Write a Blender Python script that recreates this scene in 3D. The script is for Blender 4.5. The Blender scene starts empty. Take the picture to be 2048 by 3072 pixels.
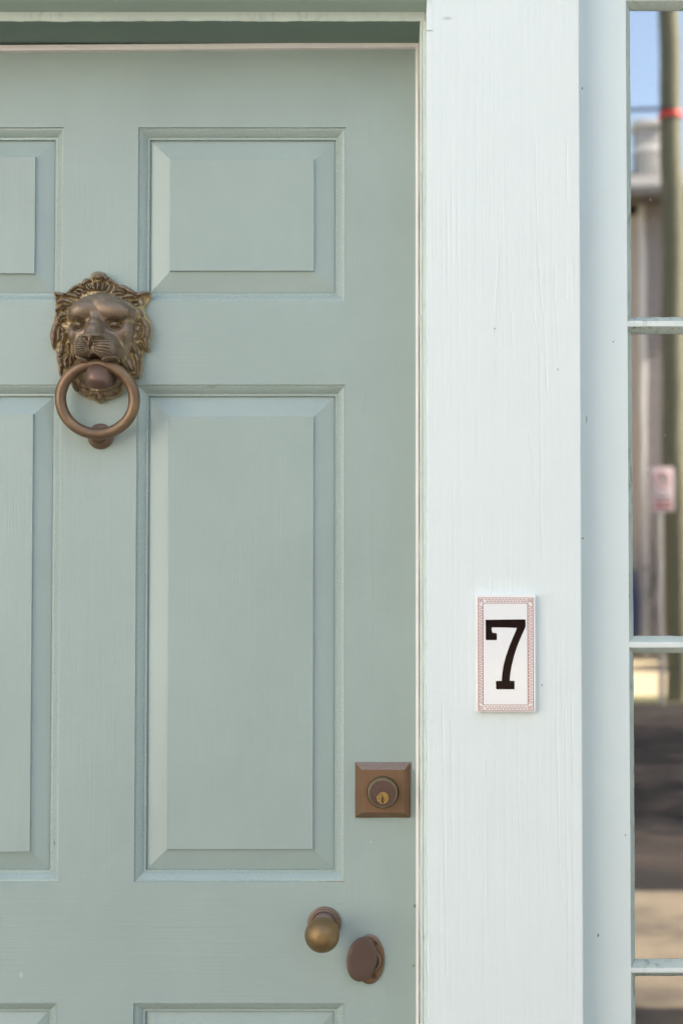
import bpy, bmesh, math, random
import numpy as np
from mathutils import Vector, Matrix
random.seed(7); np.random.seed(7)
R = math.radians
S = bpy.context.scene
COL = S.collection

# ---------------------------------------------------------------- camera
# all lengths in metres.  The outer face of the door is the plane y = 0, the
# street lies towards -y, z is up and the camera looks towards +y.
F, CX, CY = 4160.0, 1171.0, 1647.0          # focal length / principal point, photo px
PITCH = math.atan(133 / F)
CAM = Vector((0, -1.6, 1.33))
cd = bpy.data.cameras.new("camera"); cam = bpy.data.objects.new("camera", cd); COL.objects.link(cam)
cam.location = CAM
cam.rotation_euler = (R(90) + PITCH, 0, 0)
cd.sensor_width = 36; cd.sensor_fit = 'AUTO'; cd.lens = F / 3072 * 36
cd.shift_x = -(CX - 1024) / 3072; cd.shift_y = (CY - 1536) / 3072
cd.clip_start = .05; cd.clip_end = 2000
cd.dof.use_dof = True; cd.dof.focus_distance = 1.56; cd.dof.aperture_fstop = 4.6
S.camera = cam

# ---------------------------------------------------------------- sky, sun, exposure
SUN_DIR = Vector((.80, .06, .58)).normalized()      # towards the sun: right of and behind the facade
w = bpy.data.worlds.new("World"); S.world = w; w.use_nodes = True
nt = w.node_tree; nt.nodes.clear()
sky = nt.nodes.new('ShaderNodeTexSky'); sky.sky_type = 'NISHITA'; sky.sun_disc = False
sky.sun_elevation = math.asin(SUN_DIR.z)
sky.sun_rotation = math.atan2(SUN_DIR.x, SUN_DIR.y)
sky.air_density = 1.0; sky.dust_density = 1.6; sky.ozone_density = 1.0
hs = nt.nodes.new('ShaderNodeHueSaturation'); hs.inputs['Saturation'].default_value = .85
bg = nt.nodes.new('ShaderNodeBackground'); bg.inputs['Strength'].default_value = .10
wo = nt.nodes.new('ShaderNodeOutputWorld')
nt.links.new(sky.outputs[0], hs.inputs['Color']); nt.links.new(hs.outputs[0], bg.inputs[0]); nt.links.new(bg.outputs[0], wo.inputs[0])
sd = bpy.data.lights.new("sun", 'SUN'); sun = bpy.data.objects.new("sun", sd); COL.objects.link(sun)
sd.energy = 4.9; sd.angle = R(.5); sd.color = (1, .93, .82)
sun.location = (4, 2, 9); sun.rotation_euler = SUN_DIR.to_track_quat('Z', 'Y').to_euler()
S.view_settings.view_transform = 'Standard'; S.view_settings.look = 'None'
S.view_settings.gamma = 1; S.view_settings.use_curve_mapping = False
S.view_settings.exposure = 2.43

# ---------------------------------------------------------------- helpers
_c, _s = math.cos(PITCH), math.sin(PITCH)
def P(px, py, y=0.0):
    """measure: the point on the plane y seen at pixel (px,py) of the 2048x3072 photo"""
    a, b = (px - CX) / F, -(py - CY) / F
    d = Vector((a, _c - b * _s, _s + b * _c))
    t = (y - CAM.y) / d.y
    return CAM + d * t
def X(px, y=0.0, py=1536): return P(px, py, y).x
def Z(py, y=0.0, px=1171): return P(px, py, y).z
GY = -.046                                          # glass plane of the sidelight
def RF(px, py, L):
    """the real point across the street whose mirror image in the glass is seen at (px,py), L metres off"""
    p = P(px, py, CAM.y + L); return Vector((p.x, 2 * GY - p.y, p.z))

def tag(o, label=None, cat=None, group=None, kind=None):
    if label: o['label'] = label
    if cat: o['category'] = cat
    if group: o['group'] = group
    if kind: o['kind'] = kind
    return o
def thing(name, loc, label, cat, group=None):
    o = bpy.data.objects.new(name, None); COL.objects.link(o); o.location = loc; o.empty_display_size = .05
    return tag(o, label, cat, group)
def worldloc(o):
    v = Vector(o.location)
    while o.parent: o = o.parent; v = v + Vector(o.location)
    return v
def link(name, me, mat, parent=None, smooth=35, loc=None):
    """mesh given in world coordinates -> object whose origin is at its parent's (or at loc)"""
    o = bpy.data.objects.new(name, me); COL.objects.link(o)
    org = worldloc(parent) if parent else Vector(loc or (0, 0, 0))
    me.transform(Matrix.Translation(-org))
    if parent: o.parent = parent
    else: o.location = org
    if mat: me.materials.append(mat)
    if smooth:
        for p in me.polygons: p.use_smooth = True
        me.set_sharp_from_angle(angle=R(smooth))
    return o
def fin(name, bm, mat, parent=None, smooth=35, loc=None, recalc=True):
    if recalc: bmesh.ops.recalc_face_normals(bm, faces=bm.faces)
    me = bpy.data.meshes.new(name); bm.to_mesh(me); bm.free()
    return link(name, me, mat, parent, smooth, loc)
def box(bm, x0, x1, y0, y1, z0, z1, bev=0):
    b = bmesh.new()
    vs = [b.verts.new((x, y, z)) for x in (x0, x1) for y in (y0, y1) for z in (z0, z1)]
    for f in ((0, 1, 3, 2), (4, 6, 7, 5), (0, 4, 5, 1), (2, 3, 7, 6), (0, 2, 6, 4), (1, 5, 7, 3)):
        b.faces.new([vs[i] for i in f])
    bmesh.ops.recalc_face_normals(b, faces=b.faces)
    if bev: bmesh.ops.bevel(b, geom=list(b.edges), offset=bev, segments=2, affect='EDGES', profile=.6)
    me = bpy.data.meshes.new('t'); b.to_mesh(me); b.free(); bm.from_mesh(me); bpy.data.meshes.remove(me)
def boxo(name, x0, x1, y0, y1, z0, z1, mat, parent=None, bev=0, loc=None):
    bm = bmesh.new(); box(bm, min(x0, x1), max(x0, x1), min(y0, y1), max(y0, y1), min(z0, z1), max(z0, z1), bev)
    return fin(name, bm, mat, parent, loc=loc)
def loft(bm, rings, cap0=True, cap1=True):
    vr = [[bm.verts.new(p) for p in r] for r in rings]
    n = len(vr[0])
    for a, b in zip(vr, vr[1:]):
        for i in range(n): bm.faces.new((a[i], a[(i + 1) % n], b[(i + 1) % n], b[i]))
    if cap0: bm.faces.new(vr[0])
    if cap1: bm.faces.new(vr[-1])
def lathe(bm, cx, cz, prof, n=64, sx=1, sz=1, rot=0, oy=0):
    """prof: (radius, y); axis along y"""
    rings = []
    for r, y in prof:
        rr = []
        for k in range(n):
            a = 2 * math.pi * k / n
            u, v = r * sx * math.cos(a), r * sz * math.sin(a)
            rr.append((cx + u * math.cos(rot) - v * math.sin(rot), y + oy, cz + u * math.sin(rot) + v * math.cos(rot)))
        rings.append(rr)
    loft(bm, rings)
def prism(bm, pts, y0, y1, bev=0):
    """pts (x,z) outline extruded from y0 (front) to y1"""
    b = bmesh.new()
    f = b.faces.new([b.verts.new((x, y0, z)) for x, z in pts])
    r = bmesh.ops.extrude_face_region(b, geom=[f])
    vs = [v for v in r['geom'] if isinstance(v, bmesh.types.BMVert)]
    bmesh.ops.translate(b, verts=vs, vec=(0, y1 - y0, 0))
    bmesh.ops.recalc_face_normals(b, faces=b.faces)
    if bev:
        ed = [e for e in b.edges if all(abs(v.co.y - y0) < 1e-7 for v in e.verts)]
        bmesh.ops.bevel(b, geom=ed, offset=bev, segments=2, affect='EDGES')
    bmesh.ops.triangulate(b, faces=[q for q in b.faces if len(q.verts) > 4])
    me = bpy.data.meshes.new('t'); b.to_mesh(me); b.free(); bm.from_mesh(me); bpy.data.meshes.remove(me)
def tube(bm, pts, r, n=16, cap=True):
    rings = []
    for i, p in enumerate(pts):
        p = Vector(p); t = (Vector(pts[min(i + 1, len(pts) - 1)]) - Vector(pts[max(i - 1, 0)])).normalized()
        up = Vector((0, 0, 1)) if abs(t.z) < .9 else Vector((0, 1, 0))
        a = t.cross(up).normalized(); b = t.cross(a)
        rr = r[i] if isinstance(r, (list, tuple)) else r
        rings.append([p + a * rr * math.cos(2 * math.pi * k / n) + b * rr * math.sin(2 * math.pi * k / n) for k in range(n)])
    loft(bm, rings, cap, cap)

# ---------------------------------------------------------------- materials
def nodes(name):
    m = bpy.data.materials.new(name); m.use_nodes = True
    t = m.node_tree; return m, t, t.nodes['Principled BSDF']
def N(t, typ, **kw):
    n = t.nodes.new(typ)
    for k, v in kw.items():
        if k in n.inputs: n.inputs[k].default_value = v
        else: setattr(n, k, v)
    return n
def L(t, a, b): t.links.new(a, b)
def coords(t, scale):
    tc = N(t, 'ShaderNodeTexCoord'); mp = N(t, 'ShaderNodeMapping'); mp.inputs['Scale'].default_value = scale
    L(t, tc.outputs['Object'], mp.inputs['Vector']); return mp.outputs[0]
def noise(t, scale, s=1, detail=4, rough=.55, dist=0):
    n = N(t, 'ShaderNodeTexNoise'); n.inputs['Scale'].default_value = s; n.inputs['Detail'].default_value = detail
    n.inputs['Roughness'].default_value = rough; n.inputs['Distortion'].default_value = dist
    L(t, coords(t, scale), n.inputs['Vector']); return n.outputs['Fac']
def mrange(t, v, a, b, c=0, d=1):
    n = N(t, 'ShaderNodeMapRange'); n.clamp = True
    for i, x in zip((1, 2, 3, 4), (a, b, c, d)): n.inputs[i].default_value = x
    L(t, v, n.inputs[0]); return n.outputs[0]
def math_(t, op, a, b=None):
    n = N(t, 'ShaderNodeMath'); n.operation = op
    for i, v in enumerate((a, b)):
        if v is None: continue
        if hasattr(v, 'links'): L(t, v, n.inputs[i])
        else: n.inputs[i].default_value = v
    return n.outputs[0]
def mixc(t, fac, a, b):
    n = N(t, 'ShaderNodeMix'); n.data_type = 'RGBA'
    if hasattr(fac, 'links'): L(t, fac, n.inputs[0])
    else: n.inputs[0].default_value = fac
    for i, v in ((6, a), (7, b)):
        if hasattr(v, 'links'): L(t, v, n.inputs[i])
        else: n.inputs[i].default_value = (*v, 1)
    return n.outputs[2]
def bump(t, h, dist, strength=1, prev=None):
    n = N(t, 'ShaderNodeBump'); n.inputs['Distance'].default_value = dist; n.inputs['Strength'].default_value = strength
    L(t, h, n.inputs['Height'])
    if prev: L(t, prev, n.inputs['Normal'])
    return n.outputs[0]
def paint(name, col, axis='z', grain=.25, rough=.42, var=.04, specks=True, cracks=0, coat=0, dirt=0, orange=.03, spots=(), spec=.5, org=(0, 0, 0)):
    """oil paint brushed on wood: axis = direction of the brush strokes"""
    m, t, b = nodes(name)
    lo, hi = 7.0, 420.0
    sc = {'z': (hi, hi, lo), 'x': (lo, hi, hi)}[axis]
    sc2 = {'z': (1100, 1100, 25), 'x': (25, 1100, 1100)}[axis]
    g1 = noise(t, sc, 1, 3, .6); g2 = noise(t, sc2, 1, 2, .5)
    peel = noise(t, (1, 1, 1), 600, 3, .6)
    big = noise(t, (1, 1, 1), 7, 4, .6)
    dark = tuple(c * (1 - var) for c in col); lite = tuple(min(.9, c * (1 + var)) for c in col)
    c = mixc(t, mrange(t, big, .3, .7), dark, lite)
    h = math_(t, 'ADD', math_(t, 'MULTIPLY', g1, 1.0), math_(t, 'MULTIPLY', g2, .5))
    nrm = bump(t, h, .00045 * grain * 2, 1)
    nrm = bump(t, peel, .0004 * orange * 4, 1, nrm)
    if cracks:
        # raised summer wood: long wandering lines, a cathedral figure in places
        wv = N(t, 'ShaderNodeTexWave'); wv.wave_type = 'BANDS'; wv.bands_direction = 'X'; wv.wave_profile = 'SIN'
        wv.inputs['Scale'].default_value = 21; wv.inputs['Distortion'].default_value = 9; wv.inputs['Detail'].default_value = 2
        wv.inputs['Detail Scale'].default_value = .7; wv.inputs['Detail Roughness'].default_value = .45
        L(t, coords(t, (1.5, 1.0, .09)), wv.inputs['Vector'])
        ln = mrange(t, wv.outputs['Fac'], .0, .05, 1, 0)
        msk = mrange(t, noise(t, (9, 9, 2.2), 1, 2, .5), .44, .60)
        ln = math_(t, 'MULTIPLY', ln, msk)
        nrm = bump(t, math_(t, 'MULTIPLY', ln, -1), .0006 * cracks, 1, nrm)
        c = mixc(t, math_(t, 'MULTIPLY', ln, .16 * cracks), c, tuple(x * .45 for x in col))
        wv2 = N(t, 'ShaderNodeTexWave'); wv2.wave_type = 'BANDS'; wv2.bands_direction = 'X'
        wv2.inputs['Scale'].default_value = 60; wv2.inputs['Distortion'].default_value = 5; wv2.inputs['Detail'].default_value = 3
        L(t, coords(t, (1.0, 1.0, .05)), wv2.inputs['Vector'])
        m2 = mrange(t, noise(t, (14, 14, 1.2), 1, 2, .5), .45, .65)
        nrm = bump(t, math_(t, 'MULTIPLY', wv2.outputs['Fac'], m2), .00022 * cracks, 1, nrm)
    if specks:
        v = N(t, 'ShaderNodeTexVoronoi'); v.inputs['Scale'].default_value = 16; L(t, coords(t, (1, 1, 1)), v.inputs['Vector'])
        sp = mrange(t, v.outputs['Distance'], .006, .010, 1, 0)
        pick = mrange(t, noise(t, (1, 1, 1), 9, 1), .52, .55)
        c = mixc(t, math_(t, 'MULTIPLY', math_(t, 'MULTIPLY', sp, pick), .75), c, (.06, .06, .05))
    if dirt:
        d = math_(t, 'MULTIPLY', mrange(t, noise(t, (1, 1, .35), 160, 5, .7), .52, .68), mrange(t, noise(t, (1, 1, 1), 11, 2), .42, .58))
        c = mixc(t, math_(t, 'MULTIPLY', d, dirt), c, (.12, .13, .10))
    for (p, r, sc_) in spots:            # scuffs and chips with a place of their own
        tc = N(t, 'ShaderNodeTexCoord'); gm = N(t, 'ShaderNodeMapping')
        gm.vector_type = 'POINT'; gm.inputs['Location'].default_value = tuple(-(p[i] - org[i]) * r[i] for i in range(3)); gm.inputs['Scale'].default_value = r
        L(t, tc.outputs['Object'], gm.inputs['Vector'])
        ln_ = N(t, 'ShaderNodeVectorMath'); ln_.operation = 'LENGTH'; L(t, gm.outputs[0], ln_.inputs[0])
        q = mrange(t, math_(t, 'ADD', ln_.outputs['Value'], math_(t, 'MULTIPLY', noise(t, (1, 1, 1), 900, 2), .9)), .9, 1.5, 1, 0)
        c = mixc(t, math_(t, 'MULTIPLY', q, .8), c, sc_)
    L(t, c, b.inputs['Base Color']); L(t, nrm, b.inputs['Normal'])
    r_ = mrange(t, peel, .3, .7, rough - .02, rough + .04); L(t, r_, b.inputs['Roughness'])
    b.inputs['Specular IOR Level'].default_value = spec; b.inputs['Coat Weight'].default_value = coat; b.inputs['Coat Roughness'].default_value = .25
    return m
def bronze(name, ridge, hollow, rough=.42, metal=.75, pt=(.47, .53), fine=.0001, var=.25, rub=None, up=None, attr=None):
    m, t, b = nodes(name)
    geo = N(t, 'ShaderNodeNewGeometry')
    n1 = noise(t, (1, 1, 1), 70, 5, .65); n2 = noise(t, (1, 1, 1), 900, 3, .6)
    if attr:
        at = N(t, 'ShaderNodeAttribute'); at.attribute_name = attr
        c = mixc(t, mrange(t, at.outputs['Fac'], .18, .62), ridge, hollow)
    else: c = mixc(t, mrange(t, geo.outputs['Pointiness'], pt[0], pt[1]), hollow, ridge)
    c = mixc(t, mrange(t, n1, .35, .72, 0, var), c, tuple(x * .45 for x in ridge))
    if rub: c = mixc(t, mrange(t, noise(t, (1, 1, 1), 35, 3, .6), .42, .68, 0, .75), c, rub)
    c = mixc(t, mrange(t, n2, .55, .8, 0, .35), c, tuple(min(1, x * 1.8) for x in hollow))
    if up:       # street dust lying on what faces the sky
        sp = N(t, 'ShaderNodeSeparateXYZ'); L(t, geo.outputs['Normal'], sp.inputs[0])
        q = math_(t, 'MULTIPLY', mrange(t, sp.outputs['Z'], .15, .8), mrange(t, n2, .35, .6, .35, 1))
        c = mixc(t, math_(t, 'MULTIPLY', q, up[1]), c, up[0])
        L(t, math_(t, 'SUBTRACT', metal, math_(t, 'MULTIPLY', q, metal * .8)), b.inputs['Metallic'])
    else: b.inputs['Metallic'].default_value = metal
    L(t, c, b.inputs['Base Color'])
    L(t, mrange(t, n1, .3, .7, rough - .08, rough + .12), b.inputs['Roughness'])
    L(t, bump(t, n2, fine, 1), b.inputs['Normal'])
    return m
def simple(name, col, rough=.7, metal=0, ns=20, var=.15, bmp=0, scale=(1, 1, 1), col2=None, lo=.35, hi=.65):
    m, t, b = nodes(name)
    n = noise(t, scale, ns, 5, .6)
    c2 = col2 or tuple(x * (1 - var) for x in col)
    L(t, mixc(t, mrange(t, n, lo, hi), col, c2), b.inputs['Base Color'])
    b.inputs['Roughness'].default_value = rough; b.inputs['Metallic'].default_value = metal
    if bmp: L(t, bump(t, n, bmp, 1), b.inputs['Normal'])
    return m

DOORC = (.365, .445, .415)
M = {}
M['door_v'] = paint('door_paint_upright', DOORC, 'z', .22, .30, spec=.55, org=(X(297), .02, .02), var=.04, specks=False,
    spots=[(P(1240, 2300), (380, 100, 190), (.62, .68, .68)), (P(64, 2925), (420, 100, 260), (.55, .62, .62)), (P(1112, 2526), (900, 100, 1000), (.6, .66, .66)),
           (P(1240, 2897), (480, 100, 480), (.2, .23, .2)), (P(1244, 2718), (500, 100, 400), (.1, .12, .1))])
M['door_h'] = paint('door_paint_rail', DOORC, 'x', .22, .30, spec=.55, org=(X(297), .02, .02), var=.04, specks=False,
    spots=[(P(1120, 2712), (14, 100, 3500), (.16, .2, .18)), (P(64, 2925), (420, 100, 260), (.55, .62, .62))])
M['moulding'] = paint('door_paint_moulding', DOORC, 'z', .03, .26, spec=.55, org=(X(297), .02, .02), var=.03, specks=False,
    spots=[(P(1015, 2646), (45, 60, 1100), (.36, .25, .16)), (P(160, 2531), (900, 60, 260), (.07, .06, .05)), (P(633, 1160), (160, 60, 900), (.30, .27, .2)), (P(985, 2605), (60, 60, 1400), (.45, .42, .36))])
M['white_v'] = paint('pilaster_paint', (.79, .85, .835), 'z', .3, .42, .01, orange=.1, specks=False, org=(X(297), -.05, 0),
    spots=[(P(1483, 986, -.098), (1300, 60, 900), (.06, .05, .05)), (P(1672, 1108, -.098), (650, 60, 600), (.5, .55, .52)), (P(1625, 2056, -.098), (1100, 60, 900), (.1, .1, .1)),
           (P(1341, 55, -.098), (150, 60, 420), (.55, .6, .58)), (P(1286, 92, -.098), (180, 60, 900), (.3, .34, .28)), (P(1270, 2172, -.07), (500, 30, 500), (.08, .08, .06))])
M['board'] = paint('sidelight_paint', (.79, .86, .835), 'z', .3, .42, .02, specks=False, org=(X(1884, -.058), -.04, 0),
    spots=[(P(1745, 265, -.058), (1000, 60, 500), (.05, .05, .03)), (P(1838, 1025, -.058), (900, 60, 900), (.12, .13, .06)), (P(1746, 1615, -.058), (520, 60, 1100), (.08, .06, .05)), (P(1875, 2505, -.058), (1000, 60, 1000), (.1, .1, .08)), (P(1793, 2806, -.058), (800, 60, 420), (.1, .11, .06)), (P(1758, 1258, -.058), (1200, 60, 180), (.35, .4, .38))])
M['bar'] = paint('muntin_paint', (.76, .82, .80), 'x', .8, .42, .04, dirt=.25)
M['putty'] = paint('putty_paint', (.60, .68, .625), 'z', .8, .5, .10, dirt=.75, orange=.6)
M['bead'] = paint('frame_paint', (.70, .78, .725), 'z', .5, .45, .06, dirt=.2)
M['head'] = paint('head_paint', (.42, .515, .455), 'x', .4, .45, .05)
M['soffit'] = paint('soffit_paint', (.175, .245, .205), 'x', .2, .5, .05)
M['strip'] = simple('weatherstrip_vinyl', (.93, .885, .865), .5, ns=30, var=.06)
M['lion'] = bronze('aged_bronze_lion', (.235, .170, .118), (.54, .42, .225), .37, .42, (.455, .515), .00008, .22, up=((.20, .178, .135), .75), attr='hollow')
M['ring'] = bronze('rubbed_bronze_ring', (.205, .132, .085), (.33, .23, .135), .38, .55, (.40, .52), .00012, .30, rub=(.30, .20, .11))
M['jaw'] = bronze('brown_bronze_jaw', (.20, .125, .095), (.24, .16, .12), .46, .45, (.4, .5), .00006, .3)
M['plate'] = bronze('bronze_plate', (.255, .152, .088), (.28, .17, .095), .42, .6, (.4, .5), .00005, .2, up=((.36, .29, .28), .9))
M['cyl'] = bronze('brown_cylinder', (.155, .098, .082), (.2, .13, .1), .34, .6, (.4, .5), .00003, .15)
M['collar'] = bronze('pale_collar', (.36, .31, .19), (.4, .34, .2), .34, .6, (.4, .5), .00003, .15)
M['brass'] = bronze('brass_plug', (.52, .35, .13), (.55, .38, .15), .28, .8, (.4, .5), .00002, .1)
M['knob'] = bronze('knob_brass', (.235, .155, .072), (.27, .18, .085), .46, .6, (.4, .5), .00004, .35, rub=(.33, .21, .09))
M['rose'] = bronze('rose_bronze', (.25, .165, .11), (.12, .08, .065), .36, .6, (.46, .52), .00003, .2, up=((.26, .21, .195), .35))
M['cover'] = bronze('cover_bronze', (.150, .100, .080), (.165, .105, .082), .42, .5, (.4, .5), .00003, .15)
M['hole'] = simple('keyway_dark', (.004, .004, .004), .8)
M['black_glaze'] = simple('black_glaze', (.010, .002, .002), .16, ns=60)
M['black_glaze'].node_tree.nodes['Principled BSDF'].inputs['Specular IOR Level'].default_value = .25
M['tile'] = simple('tile_glaze', (.93, .92, .91), .10, ns=8, var=.02, bmp=.0001)
M['tile_edge'] = simple('tile_body', (.80, .70, .62), .4)
M['pattern'] = simple('terracotta_ink', (.44, .13, .085), .2, ns=400, col2=(.52, .20, .14))
M['room'] = simple('dark_room', (.02, .02, .022), .9)

# ---------------------------------------------------------------- ground and house (the wall shades the facade)
g_road = simple('asphalt_with_shade', (.022, .018, .017), .95, ns=1.1, col2=(.060, .045, .036), lo=.45, hi=.7, scale=(.35, 2.2, 1))  # dark tone and streaks paint in the shade lying on the road
g_walk = simple('sunlit_tan_path', (.185, .143, .096), .9, ns=1.7, col2=(.075, .056, .040), lo=.42, hi=.62, bmp=.01)  # tan tone paints in the sunlit patch, dark mottles its shade
g_grass = simple('grass_verge', (.13, .15, .05), .9, ns=25, col2=(.2, .17, .08))
g_sand = simple('sandy_yard', (.55, .43, .27), .9, ns=2, var=.15)
g_road.node_tree.nodes['Principled BSDF'].inputs['Specular IOR Level'].default_value = .15
def sheet(name, x0, x1, y0, y1, z, m, n=1):
    bm = bmesh.new(); vs = [bm.verts.new(p) for p in ((x0, y0, z), (x1, y0, z), (x1, y1, z), (x0, y1, z))]; bm.faces.new(vs)
    return tag(fin(name, bm, m, smooth=0, recalc=False), kind='structure')
sheet('ground', -400, 400, -400, 400, -.012, g_grass)
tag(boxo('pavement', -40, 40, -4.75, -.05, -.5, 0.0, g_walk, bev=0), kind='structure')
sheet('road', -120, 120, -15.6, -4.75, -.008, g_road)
sheet('yard', -40, 40, -28.4, -16.6, -.004, g_sand)

# siding helper: lapped boards on a wall
def siding(bm, x0, x1, y, z0, z1, pitch=.11, t=.014, flip=1):
    """clapboards on a wall whose outside faces -y (flip=1) or +y (flip=-1)"""
    z = z0
    while z < z1 - 1e-4:
        zt = min(z + pitch, z1)
        for a, b_ in (((x0, y - flip * t, z), (x1, y - flip * .003, zt)),):
            v = [bm.verts.new(p) for p in ((x0, y - flip * t, z), (x1, y - flip * t, z), (x1, y - flip * .003, zt), (x0, y - flip * .003, zt), (x0, y, z), (x1, y, z))]
            bm.faces.new((v[0], v[1], v[2], v[3])); bm.faces.new((v[4], v[5], v[1], v[0]))
        z = zt

PL, PR = X(1280, -.098), X(1742, -.098)             # right pilaster
DR = X(1247); DC = X(297); DL = 2 * DC - DR         # door edges
DTOP = Z(149); DBOT = .02
WX0, WX1 = X(1896, GY), X(1896, GY) + .262          # pane
BR = X(1884, -.058)                                 # board edge (left edge of glazing rebate)
WR = BR + .275                                      # right edge of rebate
house = thing('house', (0, .3, 0), 'pale clapboard house wall and roof round the green door', 'house')
hw = simple('house_siding_paint', (.72, .77, .76), .5, ns=9, var=.05)
bm = bmesh.new()
HL, HR, HT = -5.5, 4.6, 3.3
bigL = 2 * DC - (PR + .02)
for (x0, x1, z0, z1) in ((HL, bigL - .12, 0, HT), (WR + .11, HR, 0, HT), (bigL - .12, WR + .11, 2.22, HT)):
    box(bm, x0, x1, -.02, .22, z0, z1)
fin('wall', bm, hw, house)
bm = bmesh.new()
siding(bm, HL, bigL - .12, -.021, .1, HT); siding(bm, WR + .11, HR, -.021, .1, HT); siding(bm, bigL - .12, WR + .11, -.021, 2.34, HT)
fin('clapboards', bm, hw, house, smooth=0)
bm = bmesh.new()
prism(bm, [(-.45, HT - .05), (3.2, HT + 2.3), (6.6, HT - .05), (6.6, HT - .2), (3.2, HT + 2.1), (-.45, HT - .2)], 0, 1)
for v in bm.verts: v.co = Vector((HL - .3 + v.co.y * (HR - HL + .6), v.co.x, v.co.z))
fin('roof', bm, simple('roof_shingle', (.12, .11, .1), .9, ns=30), house)
bm = bmesh.new()
for (x0, x1, y0, y1) in ((HL, HR, 6.1, 6.25), (HL, HL + .15, .22, 6.1), (HR - .15, HR, .22, 6.1)): box(bm, x0, x1, y0, y1, 0, HT)
box(bm, HL + .15, HR - .15, .22, 6.1, -.01, .02)
fin('rear_wall', bm, hw, house)
bm = bmesh.new()                       # added mass right of the doorway, out of view, hiding the low sky
box(bm, 1.4, HR, -2.7, -.0355, 0, HT + .6)
fin('added_sky_block', bm, hw, house)
bm = bmesh.new(); siding(bm, 1.4, HR, -2.7, .1, HT + .6); fin('sky_block_clapboards', bm, hw, house, 0)

# ---------------------------------------------------------------- front door
door = thing('front_door', (DC, .02, DBOT), 'sage green panelled wooden door with a bronze lion knocker on its middle stile', 'door')
TH = .044
cols = [(2 * DC - X(1035), 2 * DC - X(409)), (X(409), X(1035))]
cols[0] = (2 * DC - X(1035), X(184))
rows = [(Z(905), Z(382)), (Z(2646), Z(1154)), (.30, Z(3009))]
xs = [DL, cols[0][0], cols[0][1], cols[1][0], cols[1][1], DR]
def doorpiece(name, x0, x1, z0, z1, m):
    boxo(name, x0, x1, 0, TH, z0, z1, m, door)
for a, b in ((xs[0], xs[1]), (xs[4], xs[5])): doorpiece('stile', a, b, DBOT, DTOP, M['door_v'])
zr = [(DBOT, rows[2][0]), (rows[2][1], rows[1][0]), (rows[1][1], rows[0][0]), (rows[0][1], DTOP)]
for a, b in zr: doorpiece('rail', xs[1], xs[4], a, b, M['door_h'])
for a, b in rows: doorpiece('middle_stile', xs[2], xs[3], a, b, M['door_v'])
mm = .001
def frame_rings(bm, x0, x1, z0, z1, prof, close=True, jit=0):
    rings = []
    for ins, y in prof:
        i = ins * mm; yy = y * mm
        rings.append([(x0 + i, yy, z0 + i), (x1 - i, yy, z0 + i), (x1 - i, yy, z1 - i), (x0 + i, yy, z1 - i)])
    vr = [[bm.verts.new(p) for p in r] for r in rings]
    for a, b in zip(vr, vr[1:]):
        for k in range(4): bm.faces.new((a[k], b[k], b[(k + 1) % 4], a[(k + 1) % 4]))
    if close: bm.faces.new(list(reversed(vr[-1])))
prof_m = [(0, 0), (.05, 2.2), (.6, 2.2)]
for k in range(1, 11):
    a = math.pi / 2 * k / 10
    prof_m.append((.6 + 8.6 * math.sin(a) ** 1.0 * .98 if 0 else .6 + 8.4 * (1 - math.cos(a)) * .5 + 8.4 * .5 * k / 10, 2.2 + 6.0 * (k / 10) ** 1.9))
prof_m += [(9.2, 8.9), (9.7, 9.0), (11.9, 9.0), (12.0, 12.6), (13.0, 12.6)]
prof_p = [(12.9, 12.5), (13.1, 12.0), (36.4, 5.8), (36.6, 3.3), (37.0, 2.8)]
for (x0, x1) in cols:
    for (z0, z1) in rows:
        bm = bmesh.new(); frame_rings(bm, x0, x1, z0, z1, prof_p if x0 > DC else [(a_ - (3.0 if a_ > 30 else 0), b_) for a_, b_ in prof_p])
        pan = fin('panel', bm, M['door_v'], door, 20)
        bm = bmesh.new(); frame_rings(bm, x0, x1, z0, z1, prof_m, close=False)
        fin('panel_moulding', bm, M['moulding'], pan, 28)

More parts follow.
